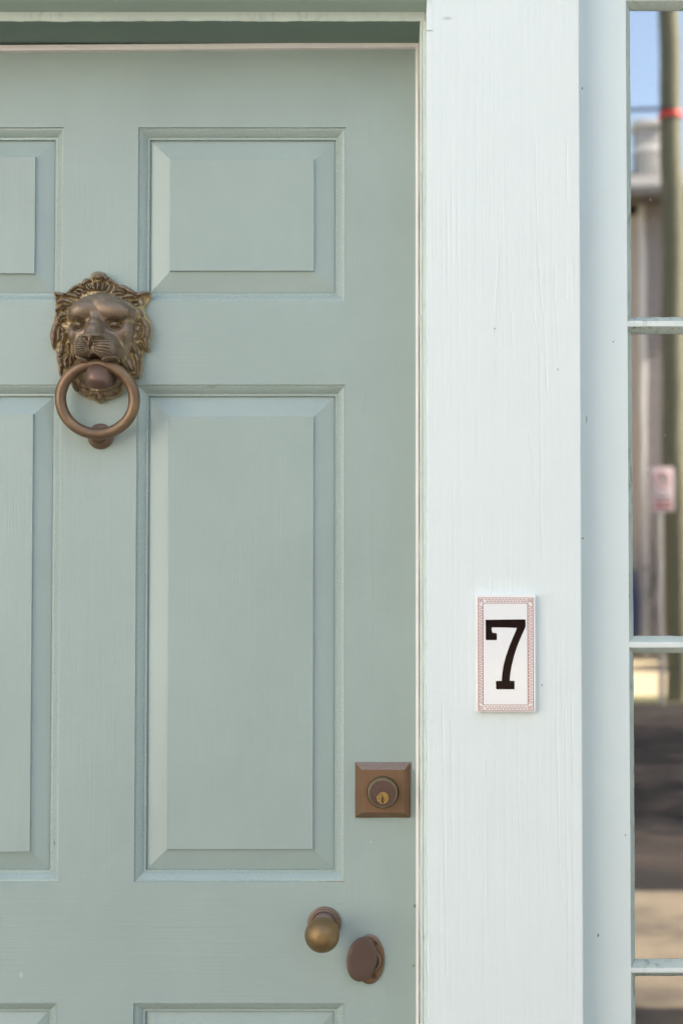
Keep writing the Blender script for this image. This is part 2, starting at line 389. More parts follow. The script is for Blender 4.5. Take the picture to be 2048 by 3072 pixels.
# ---------------------------------------------------------------- door frame
frame = thing('door_frame', (DC, -.05, 0), 'pale painted door frame with two wide white pilasters and a deep green head', 'door frame')
JX = X(1257, -.007); JY = -.070; BX = X(1275.5, -.070)
zs_a = Z(131, -.007)                 # underside of the jamb head
SY = -.098
zb = Z(36, JY)                       # top of the narrow head bead
def vnoise(px, pz, sx, sz, seed):
    g = np.random.RandomState(seed).rand(512, 512); a = px / sx; b = pz / sz
    i = np.floor(a).astype(int); j = np.floor(b).astype(int); u = a - i; v = b - j; u = u * u * (3 - 2 * u); v = v * v * (3 - 2 * v)
    q = lambda m_, n_: g[(i + m_) % 512, (j + n_) % 512]
    return (q(0, 0) * (1 - u) + q(1, 0) * u) * (1 - v) + (q(0, 1) * (1 - u) + q(1, 1) * u) * v - .5
GRAIN = [[(1115, 0), (1120, 200), (1135, 350), (1150, 560), (1180, 800), (1190, 1050), (1205, 1350), (1225, 1600)], [(990, 425), (1010, 480), (1025, 550)], [(1045, 540), (1075, 650), (1095, 790), (1125, 920), (1140, 1060), (1145, 1500), (1145, 1700), (1155, 1850), (1150, 2111), (1150, 2600), (1165, 3000)],
         [(865, 620), (885, 720), (890, 900), (897, 1100), (880, 1215)], [(1020, 1650), (1040, 1800), (1065, 1950), (1080, 2111), (1090, 2500)], [(1055, 1070), (1058, 1310)], [(1190, 200), (1190, 550)], [(1275, 200), (1280, 550), (1295, 850), (1310, 1200)], [(1315, 1290), (1325, 1670)], [(1370, 180), (1385, 700)],
         [(1450, 150), (1460, 500)], [(1415, 250), (1425, 750)], [(1195, 1180), (1215, 1500)], [(1225, 1250), (1255, 1600)], [(1380, -900), (1390, -200)], [(1100, -900), (1115, 0)], [(300, -300), (305, 500)], [(345, -500), (350, 350)], [(400, -400), (395, 300)], [(1320, 3400), (1345, 4400)], [(1370, 4200), (1400, 7000)], [(1430, 4000), (1450, 7200)], [(1300, 3600), (1290, 4500), (1330, 6000)], [(260, 4200), (300, 6800)], [(340, 4300), (350, 5600)]]
RIDGE = [[(780, 0), (745, 600), (720, 1000), (725, 1500)], [(810, 880), (780, 1040), (770, 1200)], [(990, 1000), (925, 1180)], [(560, 1500), (550, 2111)], [(700, 3000), (690, 4000)], [(640, 4600), (660, 6200)]]
def pilaster(xa, xb, sgn):
    x0, x1 = min(xa, xb), max(xa, xb); rb = .0011
    xs_ = np.concatenate([x0 + np.array([0, .1, .3, .6]) * rb, np.arange(x0 + rb, x1 - rb, .0005), x1 - np.array([1, .6, .3, .1, 0]) * rb])
    zs_ = np.concatenate([np.arange(.16, .82, .02), np.arange(.82, 2.06, .0022), np.arange(2.06, 2.362, .02)])
    A, B = np.meshgrid(xs_, zs_)
    warp = .006 * vnoise(A, B, .09, .5, 1) + .0022 * vnoise(A, B, .03, .16, 2)
    aw = A + warp
    dens = np.clip(.5 + 1.6 * vnoise(A, B, .035, .9, 5), .1, 1.2)
    h = .00009 * vnoise(aw, B, .0016, .6, 3) * dens * 2 + .00007 * vnoise(aw, B, .0034, .35, 4) * 2 + .00012 * vnoise(A, B, .02, .2, 6)
    h = h + .00004 * vnoise(A, B, .0022, .006, 9)
    if sgn == 1:
        for lines, amp, wd in ((GRAIN, -.00034, .0007), (RIDGE, .00022, .0010)):
            for ln in lines:
                q = [P(1240 + u / 3.015, 700 + v / 3.015, SY) for u, v in ln]; q = sorted(q, key=lambda p: p.z)
                zz = np.array([p.z for p in q]); xx = np.array([p.x for p in q])
                cx = np.interp(B, zz, xx) + .0006 * vnoise(A * 0, B, 1, .03, 8)
                ends = np.clip((B - zz[0]) / .02, 0, 1) * np.clip((zz[-1] - B) / .02, 0, 1)
                h = h + amp * np.exp(-((A - cx) / wd) ** 2) * ends * (.6 + .8 * (vnoise(A * 0, B, 1, .02, 7) + .5))
    e = np.clip(np.minimum(A - x0, x1 - A) / rb, 0, 1); rnd_ = rb * (1 - np.sqrt(1 - (1 - e) ** 2))
    Y = SY + rnd_ - h
    n0, n1 = A.shape
    V = np.stack([A.ravel(), Y.ravel(), B.ravel()], 1)
    idx = np.arange(n0 * n1).reshape(n0, n1)
    Fq = np.stack([idx[:-1, :-1], idx[:-1, 1:], idx[1:, 1:], idx[1:, :-1]], -1).reshape(-1, 4)
    bl = np.stack([np.full(n0, x0), np.full(n0, -.02), zs_], 1); br = np.stack([np.full(n0, x1), np.full(n0, -.02), zs_], 1)
    il = len(V) + np.arange(n0); ir = il[-1] + 1 + np.arange(n0)
    F2 = np.stack([il[:-1], idx[:-1, 0], idx[1:, 0], il[1:]], -1); F3 = np.stack([idx[:-1, -1], ir[:-1], ir[1:], idx[1:, -1]], -1)
    me = bpy.data.meshes.new('pilaster'); me.from_pydata(np.concatenate([V, bl, br]).tolist(), [], np.concatenate([Fq, F2, F3]).tolist()); me.update()
    link('pilaster', me, M['white_v'], frame, 50)
for sgn in (1, -1):
    fx = (lambda x: x) if sgn == 1 else (lambda x: 2 * DC - x)
    pilaster(fx(PL), fx(PR), sgn)
    boxo('plinth_block', fx(PL - .004), fx(PR + .004), SY - .012, -.019, 0, .16, M['white_v'], frame, bev=.003)
    # jamb with its bead edge: slightly uneven under many coats of paint
    bm = bmesh.new(); n = 260; rnd = 0
    prof = []
    for k in range(n + 1):
        z = .02 + (zs_a - .02 + .001) * k / n
        rnd = rnd * .75 + random.uniform(-1, 1) * .00028
        xa = JX + rnd * .8
        w_ = BX - JX
        prof.append([(fx(xa), .03, z), (fx(xa), JY + .0022, z), (fx(xa + .0010), JY, z), (fx(JX + w_ * .36), JY - .0006, z), (fx(JX + w_ * .42), JY + .0012, z), (fx(JX + w_ * .50), JY - .0004, z),
                     (fx(BX + .0018), JY - .0001, z), (fx(BX + .0018), .03, z)])
    loft(bm, prof)
    fin('jamb', bm, M['bead'], frame, 30)
    # vinyl weatherstrip, a shade wider towards the foot
    bm = bmesh.new()
    xa, xb = X(1246.3, -.007), JX - .0008
    loft(bm, [[(fx(xa), -.007, z), (fx(xb), -.0072, z), (fx(xb), .02, z), (fx(xa), .02, z)] for z in (.02, Z(144, -.007) + .001)])
    fin('weatherstrip', bm, M['strip'], frame, 30)
LX = 2 * DC - JX
bm = bmesh.new()                      # head strip, very slightly out of level
zl, zr_ = Z(152.5, -.007), Z(141.5, -.007)
def lz(x, a, b): t = (x - X(0)) / (X(1246) - X(0)); return a + (b - a) * t
ta, tb_ = Z(138, -.007), Z(129.5, -.007)
loft(bm, [[(x, -.0074, lz(x, zl, zr_)), (x, -.0082, (lz(x, zl, zr_) + lz(x, ta, tb_)) / 2), (x, -.0074, lz(x, ta, tb_) + .001), (x, .02, lz(x, ta, tb_) + .001), (x, .02, lz(x, zl, zr_))] for x in np.linspace(LX, JX - .0005, 30)])
fin('weatherstrip', bm, M['strip'], frame, 40)
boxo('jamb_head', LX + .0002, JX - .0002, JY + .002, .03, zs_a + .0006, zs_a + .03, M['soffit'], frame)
bm = bmesh.new(); prof = []; n = 200; r1 = 0
for k in range(n + 1):                # bead along the head: thick old paint, uneven lower lip
    x = 2 * DC - BX + (BX - (2 * DC - BX)) * k / n; r1 = r1 * .8 + random.uniform(-1, 1) * .00035
    za = zs_a + .0003 + r1
    prof.append([(x, JY + .003, za + .0008), (x, JY, za), (x, JY - .0012, za + .0012), (x, JY - .0008, (za + zb) / 2), (x, JY - .0004, zb + .0006), (x, JY + .002, zb + .0006)])
loft(bm, prof); fin('head_bead', bm, M['bead'], frame, 40)
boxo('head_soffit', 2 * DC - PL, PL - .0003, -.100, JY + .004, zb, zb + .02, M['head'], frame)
boxo('head_board', 2 * DC - PL + .0005, PL - .0005, -.104, -.098 + .02, zb + .0005 + .0, 2.36, M['bead'], frame, bev=.0008)
boxo('cornice', 2 * DC - PR - .02, PR + .02, -.15, -.02, 2.362, 2.42, M['white_v'], frame, bev=.004)
boxo('threshold', LX, JX, -.12, .06, .001, .018, simple('oak_threshold', (.2, .13, .08), .6, ns=60, scale=(.2, 4, 4)), frame, bev=.003)

# ---------------------------------------------------------------- sidelight window
win = thing('sidelight_window', (BR, -.04, 0), 'narrow sidelight window with stacked panes reflecting the street, right of the pilaster', 'window')
BY = -.058
boxo('frame_board', PR + .0002, BR, BY, -.02, .16, 2.34, M['board'], win, bev=.0006)
boxo('frame_board', WR, WR + .11, BY, -.02, .16, 2.34, M['board'], win, bev=.0006)
bm = bmesh.new()
tw = .0045
loft(bm, [[(PR + .0003, BY - .0032, z), (PR + tw * .7, BY - .003, z), (PR + tw, BY - .0012, z), (PR + tw, BY + .001, z), (PR + .0003, BY + .001, z)] for z in (.16, 2.34)])
fin('caulk_bead', bm, M['board'], win, 40)
mz = []                                # muntin faces (z0,z1), from the photo and repeated up and down
for a, b in ((-15.5, 2), (962.5, 979.5), (1926, 1943), (2903, 2918.5)): mz.append((Z(b, BY), Z(a, BY)))
st = (mz[1][0] - mz[3][0]) / 2
mz.append((mz[3][0] - st, mz[3][1] - st)); mz.insert(0, (2.30, 2.335))
mz = sorted(mz); mz.insert(0, (.16, mz[0][0] - st + .01)) if mz[0][0] - st > .2 else None
PW = WX0 - BR                          # putty width
vh = .0065
def wob(n, amp):
    a = np.zeros(n)
    for k in (1, 2, 3, 5, 8, 13, 21): a += np.sin(np.linspace(0, 2 * np.pi * k * 1.3, n) + random.uniform(0, 6.3)) * random.uniform(.3, 1) / k ** .5
    return a * amp + np.random.uniform(-1, 1, n) * amp * .5
for (z0, z1) in mz:
    boxo('muntin', BR, WR, BY, -.03, z0, z1, M['bar'], win, bev=.0007 if z1 - z0 < .02 else .001)
glass, t, b = nodes('window_glass')
t.nodes.remove(b)
out = t.nodes['Material Output']
gl = N(t, 'ShaderNodeBsdfGlossy'); gl.inputs['Roughness'].default_value = 0.0; gl.inputs['Color'].default_value = (.94, .95, .94, 1)
tr = N(t, 'ShaderNodeBsdfTransparent'); tr.inputs['Color'].default_value = (.35, .37, .37, 1)
df = N(t, 'ShaderNodeBsdfDiffuse'); df.inputs['Color'].default_value = (.5, .47, .4, 1)
mx = N(t, 'ShaderNodeMixShader'); mx.inputs[0].default_value = .46
mx2 = N(t, 'ShaderNodeMixShader')
L(t, bump(t, noise(t, (1, 1, 1), 9, 1, .5), .00006, 1), gl.inputs['Normal'])
L(t, tr.outputs[0], mx.inputs[1]); L(t, gl.outputs[0], mx.inputs[2])
vv = N(t, 'ShaderNodeTexVoronoi'); vv.inputs['Scale'].default_value = 90; L(t, coords(t, (1, 1, 1)), vv.inputs['Vector'])
dd = math_(t, 'MULTIPLY', mrange(t, vv.outputs['Distance'], .05, .10, 1, 0), mrange(t, noise(t, (1, 1, 1), 14, 3), .5, .62))
film = mrange(t, noise(t, (1, 1, 1), 22, 4), .4, .8, .0, .02)
L(t, math_(t, 'ADD', math_(t, 'MULTIPLY', dd, .55), film), mx2.inputs[0])
L(t, mx.outputs[0], mx2.inputs[1]); L(t, df.outputs[0], mx2.inputs[2]); L(t, mx2.outputs[0], out.inputs[0])
for (a, b_) in zip(mz, mz[1:]):
    z0, z1 = a[1], b_[0]
    if z1 - z0 < .05: continue
    pane = boxo('pane', BR + .001, WR - .001, GY + .0, GY + .003, z0 + .0005, z1 - .0005, glass, win)
    pane.rotation_euler = (R(random.uniform(-.05, .05)), 0, R(random.uniform(-.05, .05))) if 0 else (0, 0, 0)
    # putty: four bevelled fillets with a wavering inner edge
    bm = bmesh.new(); n = 150
    def fillet(p0, p1, inn):
        p0 = Vector(p0); p1 = Vector(p1); inn = Vector(inn); wv = wob(n, .00022)
        o = []
        for k in range(n):
            f = k / (n - 1); q = p0.lerp(p1, f)
            d = PW + wv[k]
            e = min(f, 1 - f) * (p1 - p0).length
            lim = min(d, e + 1e-5)                   # mitre at the corners
            o.append((q, q + inn * lim, lim / PW))
        vs = []
        for q, r_, s_ in o:
            ydeep = BY + (GY - BY) * s_
            mid = q.lerp(r_, .5)
            vs.append([bm.verts.new((q.x, BY + .0003, q.z)), bm.verts.new((mid.x, BY + (ydeep - BY) * .52, mid.z)), bm.verts.new((r_.x, ydeep - .0008 * s_, r_.z)), bm.verts.new((r_.x, GY + .0001, r_.z))])
        for a_, c_ in zip(vs, vs[1:]):
            for k in range(3): bm.faces.new((a_[k], c_[k], c_[k + 1], a_[k + 1]))
    e_ = .00005
    fillet((BR - e_, 0, z0), (BR - e_, 0, z1), (1, 0, 0)); fillet((WR + e_, 0, z0), (WR + e_, 0, z1), (-1, 0, 0))
    fillet((BR, 0, z0 - e_), (WR, 0, z0 - e_), (0, 0, 1)); fillet((BR, 0, z1 + e_), (WR, 0, z1 + e_), (0, 0, -1))
    fin('putty', bm, M['putty'], pane, 60)
bm = bmesh.new()
box(bm, BR - .02, WR + .02, -.0199, .9, .10, 2.36)
bmesh.ops.reverse_faces(bm, faces=bm.faces)
f_ = [f for f in bm.faces if abs(f.calc_center_median().y + .0199) < 1e-4]
bmesh.ops.delete(bm, geom=f_, context='FACES')
fin('dark_interior', bm, M['room'], win, recalc=False)
boxo('sill', PR, WR + .13, -.13, -.02, .12, .16, M['board'], win, bev=.004)

# ---------------------------------------------------------------- house number tile
tl, tr_, tt, tb = 1425.8, 1606.8, 1783, 2135.5
TY = SY - .0075
V7 = lambda zx, zy, y=TY: P(1380 + zx / 5.346, 1740 + zy / 5.346, y)
tile = None
c0, c1 = P(tl, tt, TY), P(tr_, tb, TY)
bm = bmesh.new(); pts = []
rc = .0022
for (cx_, cz_, a0) in ((c1.x - rc, c0.z - rc, 0), (c0.x + rc, c0.z - rc, 90), (c0.x + rc, c1.z + rc, 180), (c1.x - rc, c1.z + rc, 270)):
    for k in range(6): a = R(a0 + 18 * k); pts.append((cx_ + rc * math.cos(a), cz_ + rc * math.sin(a)))
prism(bm, pts, TY, SY + .0002, bev=.0009)
tile = fin('number_tile', bm, M['tile'], None, 40, loc=P((tl + tr_) / 2, tb, SY))
tag(tile, 'white ceramic tile with a black 7 and terracotta key border on the white pilaster', 'number tile')
p7 = [(403, 645), (410, 638), (1034, 631), (1043, 640), (1043, 748), (1008, 830), (965, 925), (905, 1075), (855, 1230), (815, 1400), (797, 1520), (790, 1615), (862, 1617), (869, 1626), (866, 1745), (858, 1752), (582, 1752), (573, 1744),
      (569, 1628), (576, 1619), (662, 1618), (670, 1500), (690, 1370), (727, 1230), (782, 1070), (845, 915), (880, 835), (906, 768), (745, 762), (508, 759), (499, 767), (502, 810), (512, 842), (530, 848), (573, 850), (583, 860), (583, 955), (576, 963), (415, 963), (407, 955)]
bm = bmesh.new(); prism(bm, [(V7(*p).x, V7(*p).z) for p in reversed(p7)], TY - .0003, TY + .0001)
fin('numeral', bm, M['black_glaze'], tile, 0)
bm = bmesh.new(); lw = .00062
def seg(a, b_, w_=.00053):
    a = V7(*a); b_ = V7(*b_); x0, x1 = sorted((a.x, b_.x)); z0, z1 = sorted((a.z, b_.z)); h = w_ / 2
    box(bm, x0 - h, x1 + h, TY - .00012, TY + .0001, z0 - h, z1 + h)
def poly(pts, w_=.00053):
    for a, b_ in zip(pts, pts[1:]): seg(a, b_, w_)
poly([(292, 288), (1163, 288), (1163, 2090), (292, 2090), (292, 288)], lw)
poly([(362, 370), (1082, 370), (1082, 2004), (362, 2004), (362, 370)], lw)
for (y0, y1) in ((312, 348), (2032, 2068)):
    x = 392; up = True; pts = [(x, y0 if up else y1)]
    nx = 24; dx = (1060 - 392) / nx
    for k in range(nx):
        pts += [(392 + dx * (k + 1), pts[-1][1]), (392 + dx * (k + 1), y1 if pts[-1][1] == y0 else y0)]
    poly(pts)
for (x0, x1) in ((312, 345), (1103, 1136)):
    ny = 56; dy = (1975 - 400) / ny; pts = [(x0, 400)]
    for k in range(ny): pts += [(pts[-1][0], 400 + dy * (k + 1)), (x1 if pts[-1][0] == x0 else x0, 400 + dy * (k + 1))]
    poly(pts)
for cx_ in (312, 1136):
    for cy_ in (310, 2070):
        sx_ = 1 if cx_ < 700 else -1; sy_ = 1 if cy_ < 1000 else -1
        poly([(cx_, cy_ + 60 * sy_), (cx_, cy_), (cx_ + 50 * sx_, cy_), (cx_ + 50 * sx_, cy_ + 40 * sy_), (cx_ + 16 * sx_, cy_ + 40 * sy_), (cx_ + 16 * sx_, cy_ + 17 * sy_), (cx_ + 34 * sx_, cy_ + 17 * sy_)])
fin('key_border', bm, M['pattern'], tile, 0)

# ---------------------------------------------------------------- deadbolt
dcx, dcz = (P(1065, 2369).x + P(1230.5, 2369).x) / 2, Z(2369)
hw_, hh_ = (P(1230.5, 2369).x - P(1065, 2369).x) / 2, (Z(2286) - Z(2452)) / 2
bm = bmesh.new()
def sq(hx, hz, y): return [(dcx - hx, y, dcz - hz), (dcx + hx, y, dcz - hz), (dcx + hx, y, dcz + hz), (dcx - hx, y, dcz + hz)]
loft(bm, [sq(hw_, hh_, .0002), sq(hw_, hh_, -.0022), sq(hw_ - .0006, hh_ - .0006, -.0029), sq(.0247, .0247, -.0118), sq(.0242, .0242, -.0122)])
dead = fin('deadbolt', bm, M['plate'], door, 18); tag(dead, 'square bevelled bronze deadbolt plate with a round keyed cylinder')
ccx = dcx; ccz = dcz + 4.5 / 6.03 / 2600 * -4
bm = bmesh.new(); lathe(bm, ccx, ccz, [(.0174, -.0120), (.0174, -.0127), (.0171, -.0131), (.0160, -.0222), (.0157, -.0226), (.0155, -.0220)], 72)
fin('collar', bm, M['collar'], dead, 25)
bm = bmesh.new(); lathe(bm, ccx, ccz, [(.0176, -.0121), (.0183, -.0121), (.0183, -.0124), (.0176, -.0124)], 72); fin('groove', bm, M['hole'], dead, 0)
bm = bmesh.new(); lathe(bm, ccx, ccz, [(.0149, -.0190), (.0149, -.0225), (.0145, -.0230)], 72); fin('cylinder', bm, M['cyl'], dead, 25)
pz = ccz - .0049
bm = bmesh.new(); lathe(bm, ccx, pz, [(.0075, -.0228), (.0075, -.0232)], 48); fin('groove', bm, M['hole'], dead, 0)
bm = bmesh.new(); lathe(bm, ccx, pz, [(.0070, -.0228), (.0070, -.0236), (.0067, -.0239)], 48); fin('key_plug', bm, M['brass'], dead, 25)
kz = lambda x, y: (ccx + (x - 757) / 6.03 / 2625, pz - (y - 922) / 6.03 / 2625)
bm = bmesh.new(); prism(bm, [kz(*p) for p in ((748, 893), (768, 893), (770, 940), (757, 958), (766, 975), (775, 1008), (735, 1014), (752, 998), (744, 978), (730, 962), (735, 946), (750, 938))], -.0241, -.0236)
fin('keyway', bm, M['hole'], dead, 0)

# ---------------------------------------------------------------- knob
kx, kz_ = P(973, 2770).x, P(973, 2770).z
bm = bmesh.new()
lathe(bm, kx, kz_, [(.0193, .0002), (.0194, -.0015), (.0188, -.0032), (.0178, -.0041), (.0170, -.0040), (.0166, -.0046), (.0161, -.0062), (.0152, -.0068), (.0142, -.0064), (.0136, -.0056), (.0122, -.0062), (.0108, -.0082), (.0100, -.0092), (.0088, -.0094), (.0080, -.0090)], 72)
rose = fin('door_knob', bm, M['rose'], door, 50); tag(rose, 'round aged brass door knob on a moulded round rose')
bm = bmesh.new(); lathe(bm, kx, kz_, [(.0079, -.0090), (.0079, -.0125), (.0072, -.013), (.0072, -.030), (.0078, -.034)], 40); fin('neck', bm, M['collar'], rose, 40)
bm = bmesh.new(); pr = [(.0078, -.0335)]
for k in range(1, 24):
    a = math.pi * (k + 3) / 28; pr.append((.0193 * math.sin(a) ** .92, -.0535 + .0200 * math.cos(a)))
pr += [(.0052, -.0733), (.0018, -.0736)]
lathe(bm, kx, kz_, pr, 72); fin('knob', bm, M['knob'], rose, 60)

# ---------------------------------------------------------------- keyhole escutcheon with swinging cover
E = lambda zx, zy, y: P(880 + zx / 4.9, 2660 + zy / 4.9, y)
ec = E(1112, 1071, -.003); s49 = 1 / 4.9 / 2605
bm = bmesh.new(); lathe(bm, ec.x, ec.z, [(1, .0001), (1, -.0016), (.975, -.0030), (.94, -.0036), (.90, -.0038)], 72, sx=223 * s49, sz=359 * s49)
esc = fin('escutcheon', bm, M['plate'], door, 40); tag(esc, 'oval bronze keyhole escutcheon below and right of the knob')
bc = E(1106, 1090, -.004)
bm = bmesh.new(); lathe(bm, bc.x, bc.z, [(.0155, -.0037), (.0155, -.0040), (.0145, -.0041)], 64); fin('groove', bm, M['hole'], esc, 0)
bm = bmesh.new(); lathe(bm, bc.x, bc.z, [(.0150, -.0037), (.0149, -.0050), (.0142, -.0056), (.0115, -.0060), (.0105, -.0048), (.003, -.0046)], 64); fin('boss', bm, M['rose'], esc, 40)
cc = E(1005, 1072, -.0125)
bm = bmesh.new(); lathe(bm, cc.x, cc.z, [(.90, -.0092), (.985, -.0094), (1, -.0100), (1, -.0116), (.985, -.0122), (.95, -.0125), (.6, -.0126), (.2, -.0126)], 80, sx=217 * s49, sz=322 * s49, rot=R(-10.5))
cov = fin('swing_cover', bm, M['cover'], esc, 40)
for (x_, y_) in ((1200, 838), (1188, 1320)):
    sc = E(x_, y_, -.004)
    bm = bmesh.new(); lathe(bm, sc.x, sc.z, [(.0029, -.0035), (.0029, -.0040)], 24); fin('groove', bm, M['hole'], esc, 0)
    bm = bmesh.new(); lathe(bm, sc.x, sc.z, [(.0025, -.0035), (.0025, -.0043), (.0020, -.0047), (.0005, -.0048)], 28); scr = fin('screw', bm, M['cyl'], esc, 30)
    bm = bmesh.new(); d = (.00035 if y_ > 1000 else .0007); pts = [(sc.x - .0006, sc.z - .0021), (sc.x - .0001, sc.z - .0021), (sc.x + .0006, sc.z + .0021), (sc.x + .0001, sc.z + .0021)]
    prism(bm, pts, -.00488, -.0046); fin('slot', bm, M['hole'], scr, 0)

# ---------------------------------------------------------------- lion head knocker
# Drawing unit u: 1/3.92 photo px on the door plane.  D(px,py,h) gives the place on the
# plate of a feature measured at (px,py) that stands h mm proud of the door.
VU = ((1171 - 120) * 3.92, (1780 - 780) * 3.92)
def D(px, py, h):
    k = (1600 - h) / 1600
    return (VU[0] + (px - VU[0]) * k, VU[1] + (py - VU[1]) * k)
def U2W(u, v, y):                    # drawing units -> door plane metres
    q = P(120 + u / 3.92, 780 + v / 3.92, 0); return (q.x, y, q.z)
OUT = [(588, 195), (600, 160), (645, 132), (700, 126), (750, 140), (790, 175), (808, 208), (855, 225), (908, 268), (930, 284), (982, 286), (1052, 325), (1112, 362), (1152, 380), (1205, 366), (1262, 358), (1300, 366), (1304, 395), (1296, 440), (1272, 485), (1240, 535), (1226, 575), (1248, 640), (1288, 690), (1312, 755),
       (1316, 850), (1304, 920), (1284, 955), (1290, 1000), (1282, 1080), (1240, 1066), (1216, 1062), (1212, 1150), (1206, 1240), (1192, 1330), (1172, 1392), (1145, 1398), (1120, 1378), (1060, 1400), (1012, 1440), (992, 1520), (935, 1585), (880, 1612), (800, 1635), (745, 1662), (702, 1682), (662, 1668), (622, 1640), (560, 1628), (500, 1596), (440, 1560), (395, 1520),
       (362, 1460), (300, 1400), (235, 1368), (214, 1310), (198, 1200), (186, 1130), (182, 1052), (150, 1048), (132, 1010), (118, 940), (111, 870), (130, 790), (150, 720), (172, 640), (176, 540), (168, 440), (157, 371), (205, 366), (262, 378), (312, 374), (360, 332), (430, 290), (488, 252), (500, 228), (540, 206), (572, 205)]
def catmull(pts, m=4):
    o = []; n = len(pts)
    for i in range(n):
        p0, p1, p2, p3 = [np.array(pts[(i + j - 1) % n], float) for j in range(4)]
        for k in range(m):
            t_ = k / m
            o.append(.5 * ((2 * p1) + (-p0 + p2) * t_ + (2 * p0 - 5 * p1 + 4 * p2 - p3) * t_ ** 2 + (-p0 + 3 * p1 - 3 * p2 + p3) * t_ ** 3))
    return np.array(o)
outl = catmull([D(x, y, 6) for x, y in OUT], 3)
STEP = 4.0
x0_, y0_ = outl.min(0) - 8; x1_, y1_ = outl.max(0) + 8
gx = np.arange(x0_, x1_, STEP); gy = np.arange(y0_, y1_, STEP)
GX, GYY = np.meshgrid(gx, gy)
def inside(px, py, poly):
    r = np.zeros(px.shape, bool); n = len(poly)
    for i in range(n):
        ax, ay = poly[i]; bx, by = poly[(i + 1) % n]
        if ay == by: continue
        r ^= ((ay > py) != (by > py)) & (px < (bx - ax) * (py - ay) / (by - ay) + ax)
    return r
def near(px, py, poly):
    best = np.full(px.shape, 1e9); qx = px.copy(); qy = py.copy(); n = len(poly)
    for i in range(n):
        ax, ay = poly[i]; bx, by = poly[(i + 1) % n]; dx, dy = bx - ax, by - ay
        t_ = np.clip(((px - ax) * dx + (py - ay) * dy) / (dx * dx + dy * dy + 1e-9), 0, 1)
        ex, ey = ax + t_ * dx, ay + t_ * dy; d = np.hypot(px - ex, py - ey)
        m_ = d < best; best[m_] = d[m_]; qx[m_] = ex[m_]; qy[m_] = ey[m_]
    return best, qx, qy
IN = inside(GX, GYY, outl); DST, QX, QY = near(GX, GYY, outl)
def smax(a, b, k): d = np.clip(.5 + .5 * (a - b) / k, 0, 1); return b * (1 - d) + a * d + k * d * (1 - d)
def smin(a, b, k): return -smax(-a, -b, k)
CXu, CYu = D(700, 860, 20)
# plate: a rolled rim and a swell towards the face
H = 2.5 + 5.0 * np.sqrt(np.clip(DST / 30, 0, 1)) + 7.0 * np.clip(DST / 190, 0, 1) ** .8
ang = np.arctan2(GYY - CYu, GX - CXu); rad = np.hypot(GX - CXu, GYY - CYu)
H += .55 * np.sin(ang * 46 + 2.2 * np.sin(rad / 55) + 1.3 * np.sin(ang * 7)) * np.clip(DST / 60, 0, 1)
H += .4 * np.sin(GX / 19 + 2 * np.sin(GYY / 47)) * np.sin(GYY / 23 + 2 * np.sin(GX / 53)) * np.clip(DST / 60, 0, 1)
def cpath(pts, m=6):
    if len(pts) < 3: return [tuple(np.array(pts[0]) * (1 - k / m) + np.array(pts[1]) * k / m) for k in range(m + 1)]
    P_ = [pts[0]] + list(pts) + [pts[-1]]; o = []
    for i in range(1, len(P_) - 2):
        p0, p1, p2, p3 = [np.array(q, float) for q in P_[i - 1:i + 3]]
        for k in range(m):
            t_ = k / m; o.append(tuple(.5 * ((2 * p1) + (-p0 + p2) * t_ + (2 * p0 - 5 * p1 + 4 * p2 - p3) * t_ ** 2 + (-p0 + 3 * p1 - 3 * p2 + p3) * t_ ** 3)))
    o.append(tuple(map(float, pts[-1]))); return o
def strokefield(pts, w, taper=True):
    """normalised distance to a tapering stroke (0 on its spine, 1 on its edge) and the position along it"""
    pts = cpath(pts); n = len(pts) - 1; best = np.full(GX.shape, 9.); tt_ = np.zeros(GX.shape)
    for i in range(n):
        ax, ay = pts[i]; bx, by = pts[i + 1]; dx, dy = bx - ax, by - ay
        t_ = np.clip(((GX - ax) * dx + (GYY - ay) * dy) / (dx * dx + dy * dy + 1e-9), 0, 1)
        s_ = (i + t_) / n
        ww = w * (np.sqrt(np.clip(1.0 - .72 * np.abs(s_ * 2 - .9) ** 2.2, .08, 1)) if taper else 1)
        d = np.hypot(GX - ax - t_ * dx, GYY - ay - t_ * dy) / ww
        m_ = d < best; best[m_] = d[m_]; tt_[m_] = s_[m_]
    return best, tt_
def lock(pts, w, h, k=1.0, amp=None, hl=14):
    global H
    bp = [D(x, y, hl) for x, y in pts]; d, s_ = strokefield(bp, w)
    prof = np.sqrt(np.clip(1 - d ** 2, 0, 1))
    add = H + h * prof - 1.6 * np.exp(-((d - 1.18) / .22) ** 2) * (d < 2)      # ridge with an undercut groove round it
    H = np.where(d < 2, add, H)
def blob(x, y, h, rx, ry, rot=0, base=8, k=2.0, pw=.5):
    global H
    bx, by = D(x, y, h); a = math.radians(rot)
    u = ((GX - bx) * math.cos(a) + (GYY - by) * math.sin(a)) / rx; v = (-(GX - bx) * math.sin(a) + (GYY - by) * math.cos(a)) / ry
    d2 = u * u + v * v
    q = base + (h - base) * np.clip(1 - d2, 0, 1) ** pw
    q = np.where(d2 < 1, q, base - 30 * (np.sqrt(d2) - 1))
    H = smax(H, q, k)
